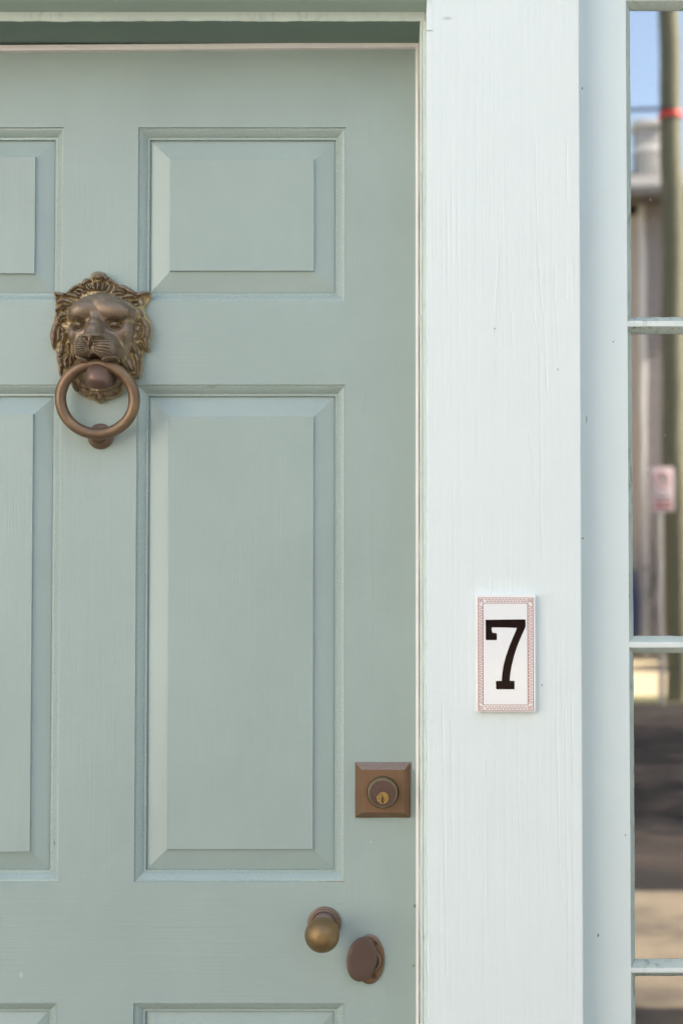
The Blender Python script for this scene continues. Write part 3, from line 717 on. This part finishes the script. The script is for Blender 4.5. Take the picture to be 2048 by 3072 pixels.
def ridge(pts, hs, ws, k=2.0, pw=.5, base=10):
    """pts photo coords, hs height along, ws half width along"""
    global H
    bp = [D(x, y, h) for (x, y), h in zip(pts, hs)]; n = len(bp) - 1
    best = np.full(GX.shape, -50.)
    for i in range(n):
        ax, ay = bp[i]; bx, by = bp[i + 1]; dx, dy = bx - ax, by - ay
        t_ = np.clip(((GX - ax) * dx + (GYY - ay) * dy) / (dx * dx + dy * dy), 0, 1)
        ww = ws[i] + (ws[i + 1] - ws[i]) * t_; hh = hs[i] + (hs[i + 1] - hs[i]) * t_
        d = np.hypot(GX - ax - t_ * dx, GYY - ay - t_ * dy) / ww
        best = np.maximum(best, np.where(d < 1, base + (hh - base) * np.clip(1 - d ** 2.2, 0, 1) ** pw, base - 40 * (d - 1)))
    H = smax(H, best, k)
def carve(pts, w, depth, h=50):
    global H
    d, _ = strokefield([D(x, y, h) for x, y in pts], w); H = H - depth * np.exp(-(d * 1.35) ** 2)
def dent(x, y, rx, ry, depth, h, rot=0, pw=1.5):
    global H
    bx, by = D(x, y, h); a = math.radians(rot)
    u = ((GX - bx) * math.cos(a) + (GYY - by) * math.sin(a)) / rx; v = (-(GX - bx) * math.sin(a) + (GYY - by) * math.cos(a)) / ry
    H = H - depth * np.clip(1 - (u * u + v * v), 0, 1) ** pw
def boxblur(A, n):
    for ax in (0, 1):
        pad = np.pad(A, [(n + 1, n) if a == ax else (0, 0) for a in (0, 1)], mode='edge'); c = np.cumsum(pad, axis=ax)
        A = (np.take(c, range(2 * n + 1, c.shape[ax]), ax) - np.take(c, range(0, c.shape[ax] - 2 * n - 1), ax)) / (2 * n + 1)
    return A
# mane
LOCKS = [([(330, 372), (385, 318), (460, 290), (520, 325)], 34, 5), ([(500, 290), (530, 238), (575, 235)], 34, 5), ([(545, 295), (560, 335), (600, 350)], 22, 5), ([(640, 275), (638, 320), (655, 352)], 22, 6), ([(690, 270), (688, 320), (692, 352)], 22, 6), ([(742, 280), (745, 320), (738, 358)], 21, 6), ([(828, 300), (812, 340), (790, 385)], 22, 5),
         ([(820, 240), (865, 245), (905, 285)], 30, 5), ([(905, 315), (985, 315), (1060, 350), (1130, 385)], 38, 5), ([(870, 370), (905, 345), (960, 360), (1010, 385)], 22, 5), ([(900, 410), (950, 390), (985, 400)], 20, 4), ([(440, 345), (490, 355), (535, 385)], 22, 5), ([(395, 375), (440, 385), (480, 410)], 20, 4), ([(590, 300), (610, 340)], 16, 5), ([(785, 290), (775, 340)], 16, 5),
         ([(185, 400), (240, 395), (300, 410)], 30, 5), ([(300, 405), (380, 410), (450, 440)], 30, 6), ([(205, 490), (280, 472), (345, 485), (420, 520)], 32, 6), ([(190, 590), (225, 560), (290, 540)], 28, 6), ([(265, 580), (310, 540), (370, 535)], 26, 6), ([(240, 670), (280, 640), (335, 650)], 28, 6), ([(235, 720), (270, 695), (315, 700)], 24, 5), ([(340, 560), (380, 570)], 20, 4), ([(300, 600), (345, 600)], 18, 4),
         ([(225, 700), (175, 780), (148, 880), (150, 1010)], 42, 6), ([(235, 780), (215, 870), (225, 950)], 26, 4), ([(300, 870), (285, 920), (270, 965)], 26, 6), ([(265, 990), (255, 1040), (268, 1090)], 30, 6), ([(232, 1100), (225, 1180), (255, 1260)], 34, 6), ([(335, 1140), (300, 1190), (310, 1260)], 34, 6), ([(385, 1130), (365, 1180), (370, 1240)], 24, 5), ([(240, 1270), (230, 1320), (245, 1350)], 24, 5), ([(335, 990), (330, 1060), (345, 1110)], 22, 4), ([(255, 800), (280, 840)], 20, 4),
         ([(1130, 405), (1200, 385), (1285, 378)], 34, 6), ([(990, 440), (1050, 420), (1130, 438)], 28, 6), ([(1000, 490), (1060, 520), (1110, 545), (1160, 515)], 32, 7), ([(1040, 480), (1100, 480), (1150, 485)], 18, 4), ([(1160, 580), (1185, 615), (1205, 650)], 26, 6), ([(1010, 570), (1090, 590), (1160, 660)], 24, 6), ([(1030, 625), (1110, 650), (1165, 725)], 22, 6), ([(1060, 680), (1115, 710), (1145, 770)], 20, 6), ([(1090, 750), (1110, 800), (1100, 850)], 20, 5),
         ([(1110, 840), (1140, 880), (1125, 930)], 28, 6), ([(1195, 690), (1250, 760), (1262, 850), (1240, 930), (1275, 1050)], 40, 6), ([(1195, 760), (1215, 840), (1200, 930)], 26, 4), ([(1085, 980), (1105, 1030), (1125, 1085)], 30, 7), ([(1120, 1110), (1155, 1180), (1165, 1280), (1150, 1375)], 34, 7), ([(1020, 1130), (1050, 1200), (1085, 1290)], 38, 6), ([(975, 1180), (1000, 1230), (1040, 1290)], 26, 5), ([(1195, 1100), (1192, 1200), (1185, 1290)], 22, 4), ([(1170, 980), (1190, 1040)], 24, 5), ([(1050, 1040), (1060, 1090)], 20, 4),
         ([(385, 1440), (400, 1490), (440, 1540)], 38, 6), ([(530, 1520), (560, 1560), (610, 1590)], 32, 6), ([(460, 1500), (490, 1550), (540, 1595)], 26, 4), ([(620, 1560), (640, 1610), (665, 1640)], 26, 5), ([(700, 1570), (702, 1610), (700, 1660)], 38, 5), ([(770, 1580), (815, 1600), (860, 1560)], 30, 6), ([(985, 1440), (970, 1490), (945, 1540)], 36, 6), ([(880, 1590), (915, 1570), (930, 1530)], 24, 4), ([(745, 1600), (770, 1630)], 20, 4)]
for p_, w_, h_ in LOCKS: lock(p_, w_ * .92, h_)
blob(697, 188, 21, 108, 66, 0, 6, 1.5); lock([(640, 205), (690, 225), (750, 215)], 18, 2.5); dent(640, 235, 16, 18, 6, 12); dent(752, 235, 16, 18, 6, 12)
dent(208, 440, 26, 48, 5, 14, -10); dent(1236, 440, 40, 60, 9, 16, 25); dent(200, 620, 14, 60, 4, 14)
# skull
blob(700, 800, 33, 395, 430, 0, 9, 2.5, .42)
blob(650, 860, 36, 330, 350, 0, 14, 4, .5)
blob(690, 500, 37, 150, 150, 0, 18, 5); blob(680, 570, 36.5, 345, 215, 0, 12, 5, .4)
blob(965, 830, 31, 138, 175, 8, 10, 3); blob(375, 850, 32, 85, 150, -6, 10, 3)
HBX = lambda A, n: boxblur(boxblur(A, n), n)
fw = np.clip((HBX(H, 3) - 23) / 6, 0, 1); H = H * (1 - fw) + HBX(H, 5) * fw
blob(490, 572, 39, 160, 108, -12, 29, 6, .45); blob(850, 572, 39, 185, 108, 8, 29, 6, .45)
# eye sockets under an overhanging brow
dent(432, 742, 108, 84, 7.5, 37, 8, 1.0); dent(860, 745, 118, 86, 7.5, 37, -6, 1.0)
dent(430, 706, 120, 34, 5, 38, 6); dent(852, 708, 135, 34, 5, 38, -4)
blob(437, 748, 34, 56, 36, 16, 25, 1.0); blob(862, 748, 34, 62, 37, -8, 25, 1.0)
for (a, b, s_) in ((437, 742, 1), (862, 742, -1)):
    carve([(a - 62, b - 6), (a - 25, b - 40), (a + 25, b - 40), (a + 60, b - 5)], 9, 2.4, 35)
    carve([(a - 58, b + 12), (a - 20, b + 44), (a + 22, b + 44), (a + 56, b + 12)], 8, 2.2, 35)
    lock([(a - 66, b - 18), (a - 25, b - 58), (a + 30, b - 56), (a + 70, b - 14)], 11, 1.6, hl=37)
    lock([(a - 60, b + 30), (a - 18, b + 62), (a + 25, b + 60), (a + 60, b + 28)], 10, 1.3, hl=35)
    dent(a + 5, b + 2, 13, 13, 2.2, 36)
# muzzle
ridge([(640, 560), (636, 660), (626, 730), (608, 805), (590, 870)], [34, 39, 46, 52.5, 56.5], [95, 84, 104, 130, 142], 5, .42)
blob(650, 985, 50, 262, 205, 8, 15, 5.0, .36)
blob(470, 1000, 54.5, 112, 128, 10, 34, 3); blob(722, 1010, 54.5, 150, 132, -4, 34, 3)
blob(585, 880, 58.5, 146, 44, 0, 44, 1.2); ridge([(580, 890), (578, 940), (575, 975)], [58, 57.5, 56], [52, 32, 22], 1.0, .5, 46)
fw = np.clip((HBX(H, 3) - 26) / 6, 0, 1); H = H * (1 - fw) + HBX(H, 1) * fw
carve([(440, 872), (490, 905), (535, 905), (558, 950), (562, 1000)], 10, 3.2, 56); carve([(722, 862), (690, 900), (630, 905), (600, 940), (592, 1000)], 10, 3.2, 56)
carve([(575, 975), (572, 1040)], 9, 3.5, 55)
for k in range(6):
    y_ = 930 + 27 * k
    carve([(408 + 3 * k, y_ + 6 + 2 * k), (460, y_ + 6), (525 - abs(k - 2) * 3, y_ - 3 * k + 10)], 6.5, 2.0, 54)
    carve([(625 + 4 * max(0, k - 2), y_ + 2), (710, y_ - 12 + 8 * k), (800 + 5 * k - abs(k - 3) * 4, y_ - 14 + 13 * k)], 7, 2.2, 54)
# open mouth: the lips end in a steep edge and the throat lies deep behind them
LIP = [(392, 1085), (415, 1120), (455, 1142), (505, 1172), (535, 1180), (560, 1130), (590, 1104), (630, 1096), (670, 1106), (700, 1140), (725, 1178), (752, 1176), (785, 1150), (850, 1150), (905, 1130), (925, 1100)]
HL_ = [40, 46, 49, 50, 49, 47, 46, 46, 46, 48, 49, 49, 48, 46, 42, 34]
lipb = [D(x, y, h) for (x, y), h in zip(LIP, HL_)]
mouth = lipb + [D(960, 1200, 18), D(965, 1300, 16), D(930, 1420, 14), D(850, 1500, 12), D(690, 1530, 12), D(540, 1500, 12), D(440, 1420, 14), D(395, 1300, 16), D(385, 1180, 18)]
IM = inside(GX, GYY, mouth); dm, _, _ = near(GX, GYY, mouth)
floor_ = 13 - 3 * np.clip(dm / 80, 0, 1)
H = np.where(IM, np.minimum(H, np.maximum(floor_, H - dm * 1.9)), H)
ridge([(425, 1130), (470, 1155), (525, 1168)], [44, 45, 44], [22, 24, 20], 1.5, .5, 34); ridge([(735, 1165), (790, 1140), (870, 1138)], [45, 45, 42], [22, 24, 22], 1.5, .5, 34)
ridge([(470, 1500), (560, 1548), (690, 1562), (820, 1542), (900, 1490)], [13, 15, 16, 15, 13], [26, 30, 32, 30, 26], 2, .5, 6)
H = np.minimum(H, 3.0 + 60 * np.clip(DST / 60, 0, 1) ** .6)
H = np.maximum(H, 2.5)
# mesh
vid = -np.ones(GX.shape, int)
cell = IN[:-1, :-1] | IN[1:, :-1] | IN[:-1, 1:] | IN[1:, 1:]
use = np.zeros(GX.shape, bool)
use[:-1, :-1] |= cell; use[1:, :-1] |= cell; use[:-1, 1:] |= cell; use[1:, 1:] |= cell
vid[use] = np.arange(use.sum())
ax_ = np.where(IN, GX, QX)[use]; ay_ = np.where(IN, GYY, QY)[use]; hh = np.where(IN, H, 2.5)[use]
o_ = Vector(U2W(0, 0, 0)); ex = (Vector(U2W(1000, 0, 0)) - o_) / 1000; ey = (Vector(U2W(0, 1000, 0)) - o_) / 1000
vs = [(o_.x + a * ex.x + b * ey.x, -h * .001, o_.z + a * ex.z + b * ey.z) for a, b, h in zip(ax_, ay_, hh)]
ii, jj = np.nonzero(cell)
fs = [(int(vid[i, j]), int(vid[i + 1, j]), int(vid[i + 1, j + 1]), int(vid[i, j + 1])) for i, j in zip(ii, jj)]
cnt = {}
for f in fs:
    for k in range(4):
        e = (f[k], f[(k + 1) % 4]); r = (e[1], e[0])
        if r in cnt: del cnt[r]
        else: cnt[e] = 1
nb = {}
for a, b in cnt:
    for q in (a, b):
        if q not in nb: nb[q] = len(vs); vs.append((vs[q][0], .0002, vs[q][2]))
    fs.append((b, a, nb[a], nb[b]))
me = bpy.data.meshes.new('lion'); me.from_pydata(vs, [], fs); me.update()
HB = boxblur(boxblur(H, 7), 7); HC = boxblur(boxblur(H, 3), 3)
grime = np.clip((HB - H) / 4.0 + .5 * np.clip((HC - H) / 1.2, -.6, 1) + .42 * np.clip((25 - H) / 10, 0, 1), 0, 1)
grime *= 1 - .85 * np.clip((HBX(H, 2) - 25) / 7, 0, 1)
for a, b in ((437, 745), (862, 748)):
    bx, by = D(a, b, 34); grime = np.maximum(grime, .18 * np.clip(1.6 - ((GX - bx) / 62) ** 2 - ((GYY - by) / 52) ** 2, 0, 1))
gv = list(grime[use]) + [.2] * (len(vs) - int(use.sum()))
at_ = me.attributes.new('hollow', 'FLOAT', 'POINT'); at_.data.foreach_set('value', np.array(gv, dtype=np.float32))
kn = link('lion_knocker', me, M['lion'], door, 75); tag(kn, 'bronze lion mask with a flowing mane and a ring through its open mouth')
# lower jaw that carries the ring
bm = bmesh.new(); jc = D(668, 1352, 38)
rings = []; nn, mmn = 40, 48
for i in range(1, nn):
    a = math.pi * i / nn; v = -math.cos(a)                      # -1 top .. 1 bottom
    row = []
    for k in range(mmn):
        b_ = 2 * math.pi * k / mmn; u = math.sin(a) ** .5 * math.cos(b_); dph = math.sin(a) ** .62 * math.sin(b_)
        wx = 152 * (.83 + .17 * min(1, (v + 1) * .9)); 
        if u > 0: wx *= 1.06 + .12 * max(0, v + .2)
        hz = v * 152 + (12 * u if v > 0 else 8 * u)
        dep = 16.5 * (1 + .22 * v - .30 * max(0, v - .25) ** 2 * 3)
        q = U2W(jc[0] + u * wx, jc[1] + hz, 0)
        row.append((q[0], -(.029 + dph * dep * .001 + .002 * v), q[2]))
    rings.append(row)
loft(bm, rings); fin('lower_jaw', bm, M['jaw'], kn, 60)
# ring
bm = bmesh.new(); rc_ = D(677, 1636, 24.5); rw = U2W(rc_[0], rc_[1], -.0245)
ku = 1 / 3.92 / 2600; RXm, RZm, rt = (435.5) * ku * .985, (409) * ku * .985, 68 * ku * .985
til = math.atan(.0105 / (2 * RZm)); nR, nT = 144, 24; rings = []
gridv = []
for i in range(nR):
    a = 2 * math.pi * i / nR; c_ = Vector((RXm * math.cos(a), 0, RZm * math.sin(a))); nrm_ = Vector((math.cos(a), 0, math.sin(a)))
    row = []
    for k in range(nT):
        b_ = 2 * math.pi * k / nT
        p_ = c_ + nrm_ * rt * math.cos(b_) + Vector((0, 1, 0)) * rt * math.sin(b_)
        p_ = Matrix.Rotation(til, 3, 'X') @ p_
        row.append(bm.verts.new((rw[0] + p_.x, rw[1] + p_.y, rw[2] + p_.z)))
    gridv.append(row)
for i in range(nR):
    for k in range(nT): bm.faces.new((gridv[i][k], gridv[(i + 1) % nR][k], gridv[(i + 1) % nR][(k + 1) % nT], gridv[i][(k + 1) % nT]))
fin('ring', bm, M['ring'], kn, 80)
# striker
sc_ = U2W(*D(712, 2074, 2), 0); su = ku
bm = bmesh.new(); lathe(bm, sc_[0], sc_[2], [(152 * su, .0001), (153 * su, -.0016), (146 * su, -.0034), (136 * su, -.0040), (130 * su, -.0042), (126 * su, -.0056), (116 * su, -.0078), (96 * su, -.0094), (92 * su, -.0096), (88 * su, -.0090), (80 * su, -.0094), (60 * su, -.0112), (20 * su, -.0118)], 64)
fin('striker_plate', bm, M['rose'], kn, 50)

# ---------------------------------------------------------------- across the street (seen mirrored in the panes)
# utility pole
a_ = RF(2034, 2105, 17.4); a_.z = 0; b2 = RF(2006, 60, 17.4)
dirp = (b2 - a_) / (b2.z - a_.z)
pole = thing('utility_pole', (a_.x, a_.y, 0), 'weathered wooden utility pole with a red band, reflected in the sidelight panes', 'utility pole')
woodp = simple('weathered_pole_wood', (.20, .185, .115), .85, ns=14, scale=(6, 6, .4), var=.35, bmp=.01)
bm = bmesh.new(); tube(bm, [a_ + dirp * z + Vector((.012 * math.sin(z * 1.3), 0, 0)) for z in np.linspace(-.2, 10.5, 24)], [.158 - .0030 * z for z in np.linspace(0, 10.7, 24)], 24); fin('post', bm, woodp, pole, 60)
zb_ = RF(2008, 347, 17.4).z; c_ = a_ + dirp * zb_
bm = bmesh.new(); lathe(bm, 0, 0, [(.156, -.04), (.160, -.038), (.160, .038), (.156, .04)], 32)
for v in bm.verts: v.co = Vector((c_.x + v.co.x, c_.y + v.co.z, c_.z + v.co.y))
fin('red_band', bm, simple('red_band', (.75, .07, .05), .5), pole, 40)
bm = bmesh.new(); 
for dz in (.06,): tube(bm, [Vector((c_.x - 9 * k / 12, c_.y + .14, c_.z + dz - .012 * (k * (12 - k)) / 3)) for k in range(13)], .022, 8)
fin('cable', bm, simple('cable_black', (.02, .02, .025), .6), pole, 60)
# far house
LH = 30.0
sid = simple('grey_shingles', (.42, .37, .35), .9, ns=3, scale=(1, 1, 8), var=.3)
trimm = simple('cream_trim', (.82, .76, .70), .6, ns=4, var=.06)
tanw = simple('tan_wall', (.66, .56, .46), .8, ns=2, var=.1)
p0 = RF(1931, 1900, LH); hy = p0.y; fx0 = RF(1928, 1500, LH).x; ez = RF(1930, 600, LH).z
fh = thing('shingled_house', (fx0, hy, 0), 'grey shingled house with cream corner board and chimney, blurred in the sidelight reflection', 'house')
bm = bmesh.new(); box(bm, fx0, fx0 + 4.2, hy - 7, hy, 0, ez); fin('wall', bm, sid, fh)
bm = bmesh.new(); siding(bm, fx0 + .02, fx0 + 4.2, hy + .001, .2, ez, .18, .03, flip=-1); fin('shingles', bm, sid, fh, 0)
boxo('corner_board', fx0 - .07, fx0 + .08, hy - .06, hy + .05, 0, ez, trimm, fh, bev=.008)
bm = bmesh.new(); box(bm, fx0 - 6, fx0 - .001, hy - 7, hy - .06, 0, ez - .3); fin('wing_wall', bm, tanw, fh)
rz = RF(1930, 470, LH).z
bm = bmesh.new(); prism(bm, [(-.5, ez - .12), (-.5, ez + .05), (3.6, ez + 1.6), (7.6, ez + .05), (7.6, ez - .12)], 0, 1)
for v in bm.verts: v.co = Vector((fx0 - 1.2 + v.co.y * 6, hy + .4 - v.co.x, v.co.z))
fin('roof', bm, simple('grey_roof', (.20, .185, .175), .85, ns=6, var=.2), fh)
bm = bmesh.new(); prism(bm, [(-.5, ez - .75), (-.5, ez - .6), (3.2, ez + .7), (6.6, ez - .6), (6.6, ez - .75)], 0, 1)
for v in bm.verts: v.co = Vector((fx0 - 6.3 + v.co.y * 5.1, hy + .3 - v.co.x, v.co.z))
fin('wing_roof', bm, simple('wing_roof', (.26, .24, .24), .85, ns=6, var=.2), fh)
qa, qb = RF(1908, 460, LH + 2), RF(1972, 372, LH + 2)
chy = qa.y
def ch(name, grow, z0, z1, m): return boxo(name, qa.x - grow, qb.x + .2 + grow, chy - .6 - grow, chy + grow, z0, z1, m, fh, bev=.01)
ch('chimney', 0, ez - .2, RF(1930, 372, LH + 2).z, simple('chimney_stucco', (.50, .46, .42), .85, ns=4))
ch('chimney_band', .03, RF(1930, 458, LH + 2).z, RF(1930, 438, LH + 2).z, trimm)
ch('chimney_cap', .08, RF(1930, 376, LH + 2).z, RF(1930, 356, LH + 2).z, trimm)
for k in range(2):
    wx = fx0 + 1.1 + 1.6 * k
    f_ = boxo('window', wx, wx + .9, hy + .001, hy + .07, 2.2, 3.8, trimm, fh, bev=.01)
    boxo('window_pane', wx + .1, wx + .8, hy + .071, hy + .075, 2.3, 3.7, simple('far_pane', (.05, .07, .09), .1), f_)
# sign on a post
LS = 16.5
s0, s1 = RF(1953, 1403, LS), RF(2021, 1533, LS)
sg = thing('street_sign', ((s0.x + s1.x) / 2 + .0, s0.y, 0), 'white sign with a red ring symbol on a pale post, blurred in the sidelight reflection', 'sign')
red = simple('sign_red', (.45, .08, .08), .5); blk = simple('sign_black', (.03, .03, .03), .5); postm = simple('sign_post_paint', (.50, .45, .40), .6)
px_ = RF(1981, 1700, LS).x
boxo('post', px_ - .033, px_ + .033, s0.y - .07, s0.y - .0201, 0, s0.z - .05, postm, sg, bev=.005)
brd = boxo('board', s0.x, s1.x, s0.y - .02, s0.y, s1.z, s0.z, simple('sign_white', (.78, .60, .58), .5, var=.03), sg, bev=.004)
W_ = s1.x - s0.x; HH_ = s0.z - s1.z; mxs = (s0.x + s1.x) / 2; mz_ = s0.z - HH_ * .27
bm = bmesh.new(); yf = s0.y + .001
lathe(bm, mxs, mz_, [(W_ * .27, yf), (W_ * .27, yf + .003), (W_ * .33, yf + .003), (W_ * .33, yf)], 40)
for f in list(bm.faces):
    if len(f.verts) > 8: bm.faces.remove(f)
fin('red_ring', bm, red, brd, 0)
for (a1, a2) in ((.08, .13), (.18, .22)): boxo('red_stripe', s0.x + W_ * .12, s1.x - W_ * .12, yf, yf + .003, s1.z + HH_ * a1, s1.z + HH_ * a2, red, brd)
u_ = W_ * .05
o = [(2.2, -3.6), (2.2, 3.6), (-1.2, 3.6), (-2.2, 2.8), (-2.2, .4), (-1.2, -.6), (1.0, -.6), (1.0, .6), (-.7, .6), (-1.0, 1.0), (-1.0, 2.2), (-.7, 2.5), (1.0, 2.5), (1.0, -.6), (1.0, -3.6)]
bm = bmesh.new(); prism(bm, [(mxs + a * u_, mz_ + b * u_) for a, b in [(2.2, -3.6), (2.2, 3.6), (-1.2, 3.6), (-2.2, 2.8), (-2.2, .4), (-1.2, -.6), (1.0, -.6), (1.0, -3.6)]], yf, yf + .004); fin('letter', bm, blk, brd, 0)
for q in (.25, .58): boxo('arrow_bar', s0.x + W_ * q, s0.x + W_ * (q + .17), yf, yf + .004, s1.z + HH_ * .28, s1.z + HH_ * .34, blk, brd)
# blue van whose tail shows at the pane's edge
vx = RF(1911, 1800, 29).x; vy = RF(1911, 1800, 29).y
van = thing('parked_van', (vx - 2.2, vy - .8, 0), 'dark blue parked van whose tail shows at the left edge of the second pane', 'van')
blue = simple('van_blue', (.018, .035, .16), .25, var=.05)
bm = bmesh.new()
prism(bm, [(vx, .35), (vx, 1.1), (vx - .06, 1.8), (vx - .35, 1.95), (vx - 3.2, 1.95), (vx - 3.9, 1.25), (vx - 4.6, 1.1), (vx - 4.7, .35)], vy - 1.75, vy, bev=0)
fin('body', bm, blue, van, 30)
for wx in (vx - .85, vx - 3.7):
    bm = bmesh.new(); lathe(bm, wx, .32, [(.30, vy - .18), (.32, vy - .15), (.32, vy + .0), (.30, vy + .03), (.20, vy + .032), (.19, vy + .01)], 32); fin('wheel', bm, blk, van, 40)
bm = bmesh.new()
for (a1, a2) in ((.3, 1.1), (1.25, 2.05), (2.2, 3.0)): box(bm, vx - a2, vx - a1, vy + .001, vy + .006, 1.2, 1.75)
fin('window', bm, simple('van_glass', (.02, .025, .03), .08), van, 0)
# added pale house to the left, unseen: its wall bounces light onto the facade
lh = thing('bounce_house', (-4.8, -9, 0), 'added pale clapboard house left of the doorway, out of view, bouncing light', 'house')
lw_ = simple('bounce_clapboard', (.54, .53, .50), .7, ns=4, var=.05)
bm = bmesh.new(); box(bm, -10.5, -4.8, -14, -2.6, 0, 6.5); fin('wall', bm, lw_, lh)
bm = bmesh.new(); prism(bm, [(-11, 6.4), (-7.6, 8.6), (-4.4, 6.4)], -14.4, -2.2); fin('roof', bm, simple('dark_roof', (.1, .1, .1), .9), lh)
bm = bmesh.new()
for k in range(58): box(bm, -4.815, -4.79, -14, -2.6, .12 + k * .11, .135 + k * .11)
fin('clapboards', bm, lw_, lh, 0)
for yy in (-5.5, -8.5, -11.5):
    for zz in (1.0, 3.9):
        f_ = boxo('window', -4.82, -4.76, yy, yy + 1.0, zz, zz + 1.6, trimm, lh, bev=.01)
        boxo('window_pane', -4.759, -4.755, yy + .1, yy + .9, zz + .1, zz + 1.5, bpy.data.materials['far_pane'], f_)
# dark townhouses beside the gap, added out of view to block the low sky
def townhouse(x0, x1, y, h, label, col, wall_n):
    t_ = thing('townhouse', ((x0 + x1) / 2, y, 0), label, 'house')
    wm_ = simple(wall_n, col, .9, ns=3, scale=(1, 1, 6), var=.25)
    bm = bmesh.new(); box(bm, x0, x1, y - 9, y, 0, h); fin('wall', bm, wm_, t_)
    bm = bmesh.new(); siding(bm, x0, x1, y + .001, .2, h, .2, .03, flip=-1); fin('shingles', bm, wm_, t_, 0)
    bm = bmesh.new(); prism(bm, [(.4, h - .1), (-4.5, h + 2.2), (-9.4, h - .1), (-9.4, h - .25), (.4, h - .25)], 0, 1)
    for v in bm.verts: v.co = Vector((x0 - .3 + v.co.y * (x1 - x0 + .6), y + v.co.x, v.co.z))
    fin('roof', bm, bpy.data.materials['dark_roof'], t_)
    n = int((x1 - x0) // 2.6)
    for k in range(n):
        for zz in (1.1, 4.1, 7.1):
            if zz + 1.7 > h: continue
            wx = x0 + .8 + k * 2.6
            f_ = boxo('window', wx, wx + 1.1, y + .04, y + .1, zz, zz + 1.7, trimm, t_, bev=.01)
            boxo('window_pane', wx + .1, wx + 1.0, y + .101, y + .105, zz + .1, zz + 1.6, bpy.data.materials['far_pane'], f_)
townhouse(-20, 1.0, -16.8, 9.4, 'long brown shingled townhouse opposite the green door, unseen, blocking low sky', (.16, .13, .11), 'brown_shingles')
townhouse(19, 32, -17.6, 8.6, 'grey brown townhouse right of the gap across the street, unseen, blocking low sky', (.2, .18, .16), 'umber_shingles')
# trees
bark = simple('tree_bark', (.12, .09, .07), .9, ns=20, bmp=.01)
def leafmat(n, c):
    m, t, b = nodes(n); b.inputs['Roughness'].default_value = .6
    L(t, mixc(t, noise(t, (1, 1, 1), 2.2, 3), tuple(x * .6 for x in c), tuple(x * 1.4 for x in c)), b.inputs['Base Color'])
    b.inputs['Subsurface Weight'].default_value = 0; return m
leafm = leafmat('tree_leaves', (.09, .12, .03))
def tree(x, y, h, r, n, label, seed, zlo=.35, group=None):
    rg = random.Random(seed); tr_ = thing('leafy_tree', (x, y, 0), label, 'tree', group)
    bm = bmesh.new(); tube(bm, [Vector((x + .1 * math.sin(z), y, z)) for z in np.linspace(-.1, h * .75, 12)], [.16 * (1 - .75 * k / 11) for k in range(12)], 12)
    ends = []
    for k in range(14):
        a = rg.uniform(0, 6.3); z0 = h * rg.uniform(zlo, .7); e = Vector((x + math.cos(a) * r * rg.uniform(.4, .9), y + math.sin(a) * r * rg.uniform(.4, .9), z0 + r * rg.uniform(.2, .8)))
        tube(bm, [Vector((x, y, z0)), Vector((x, y, z0)).lerp(e, .5) + Vector((0, 0, .1)), e], [.05, .035, .012], 6); ends.append(e)
    fin('trunk', bm, bark, tr_, 60)
    V, Fc = [], []
    cl = ends + [Vector((x + rg.gauss(0, r * .42), y + rg.gauss(0, r * .42), h * (zlo + .1) + rg.uniform(0, h * (.9 - zlo)))) for _ in range(26)]
    for k in range(n):
        c = rg.choice(cl); p = c + Vector([rg.gauss(0, r * .17) for _ in range(3)]); s_ = rg.uniform(.04, .09)
        u = Vector([rg.gauss(0, 1) for _ in range(3)]).normalized(); v = u.orthogonal().normalized(); i = len(V)
        V += [p - u * s_, p + v * s_ * .5, p + u * s_, p - v * s_ * .5]; Fc.append((i, i + 1, i + 2, i + 3))
    me = bpy.data.meshes.new('crown'); me.from_pydata(V, [], Fc); link('crown', me, leafm, tr_, 0)
tree(7.4, -8.0, 6.5, 2.3, 9000, 'leafy street tree right of the doorway, throwing shade on the road', 3)
tree(10.5, -11.0, 7.5, 2.6, 9000, 'taller leafy street tree farther right across the road', 4)
tree(RF(2300, 1700, 28.5).x, RF(2300, 1700, 28.5).y, 4.6, 2.0, 14000, 'low leafy tree behind the utility pole in the reflection', 5, .1)
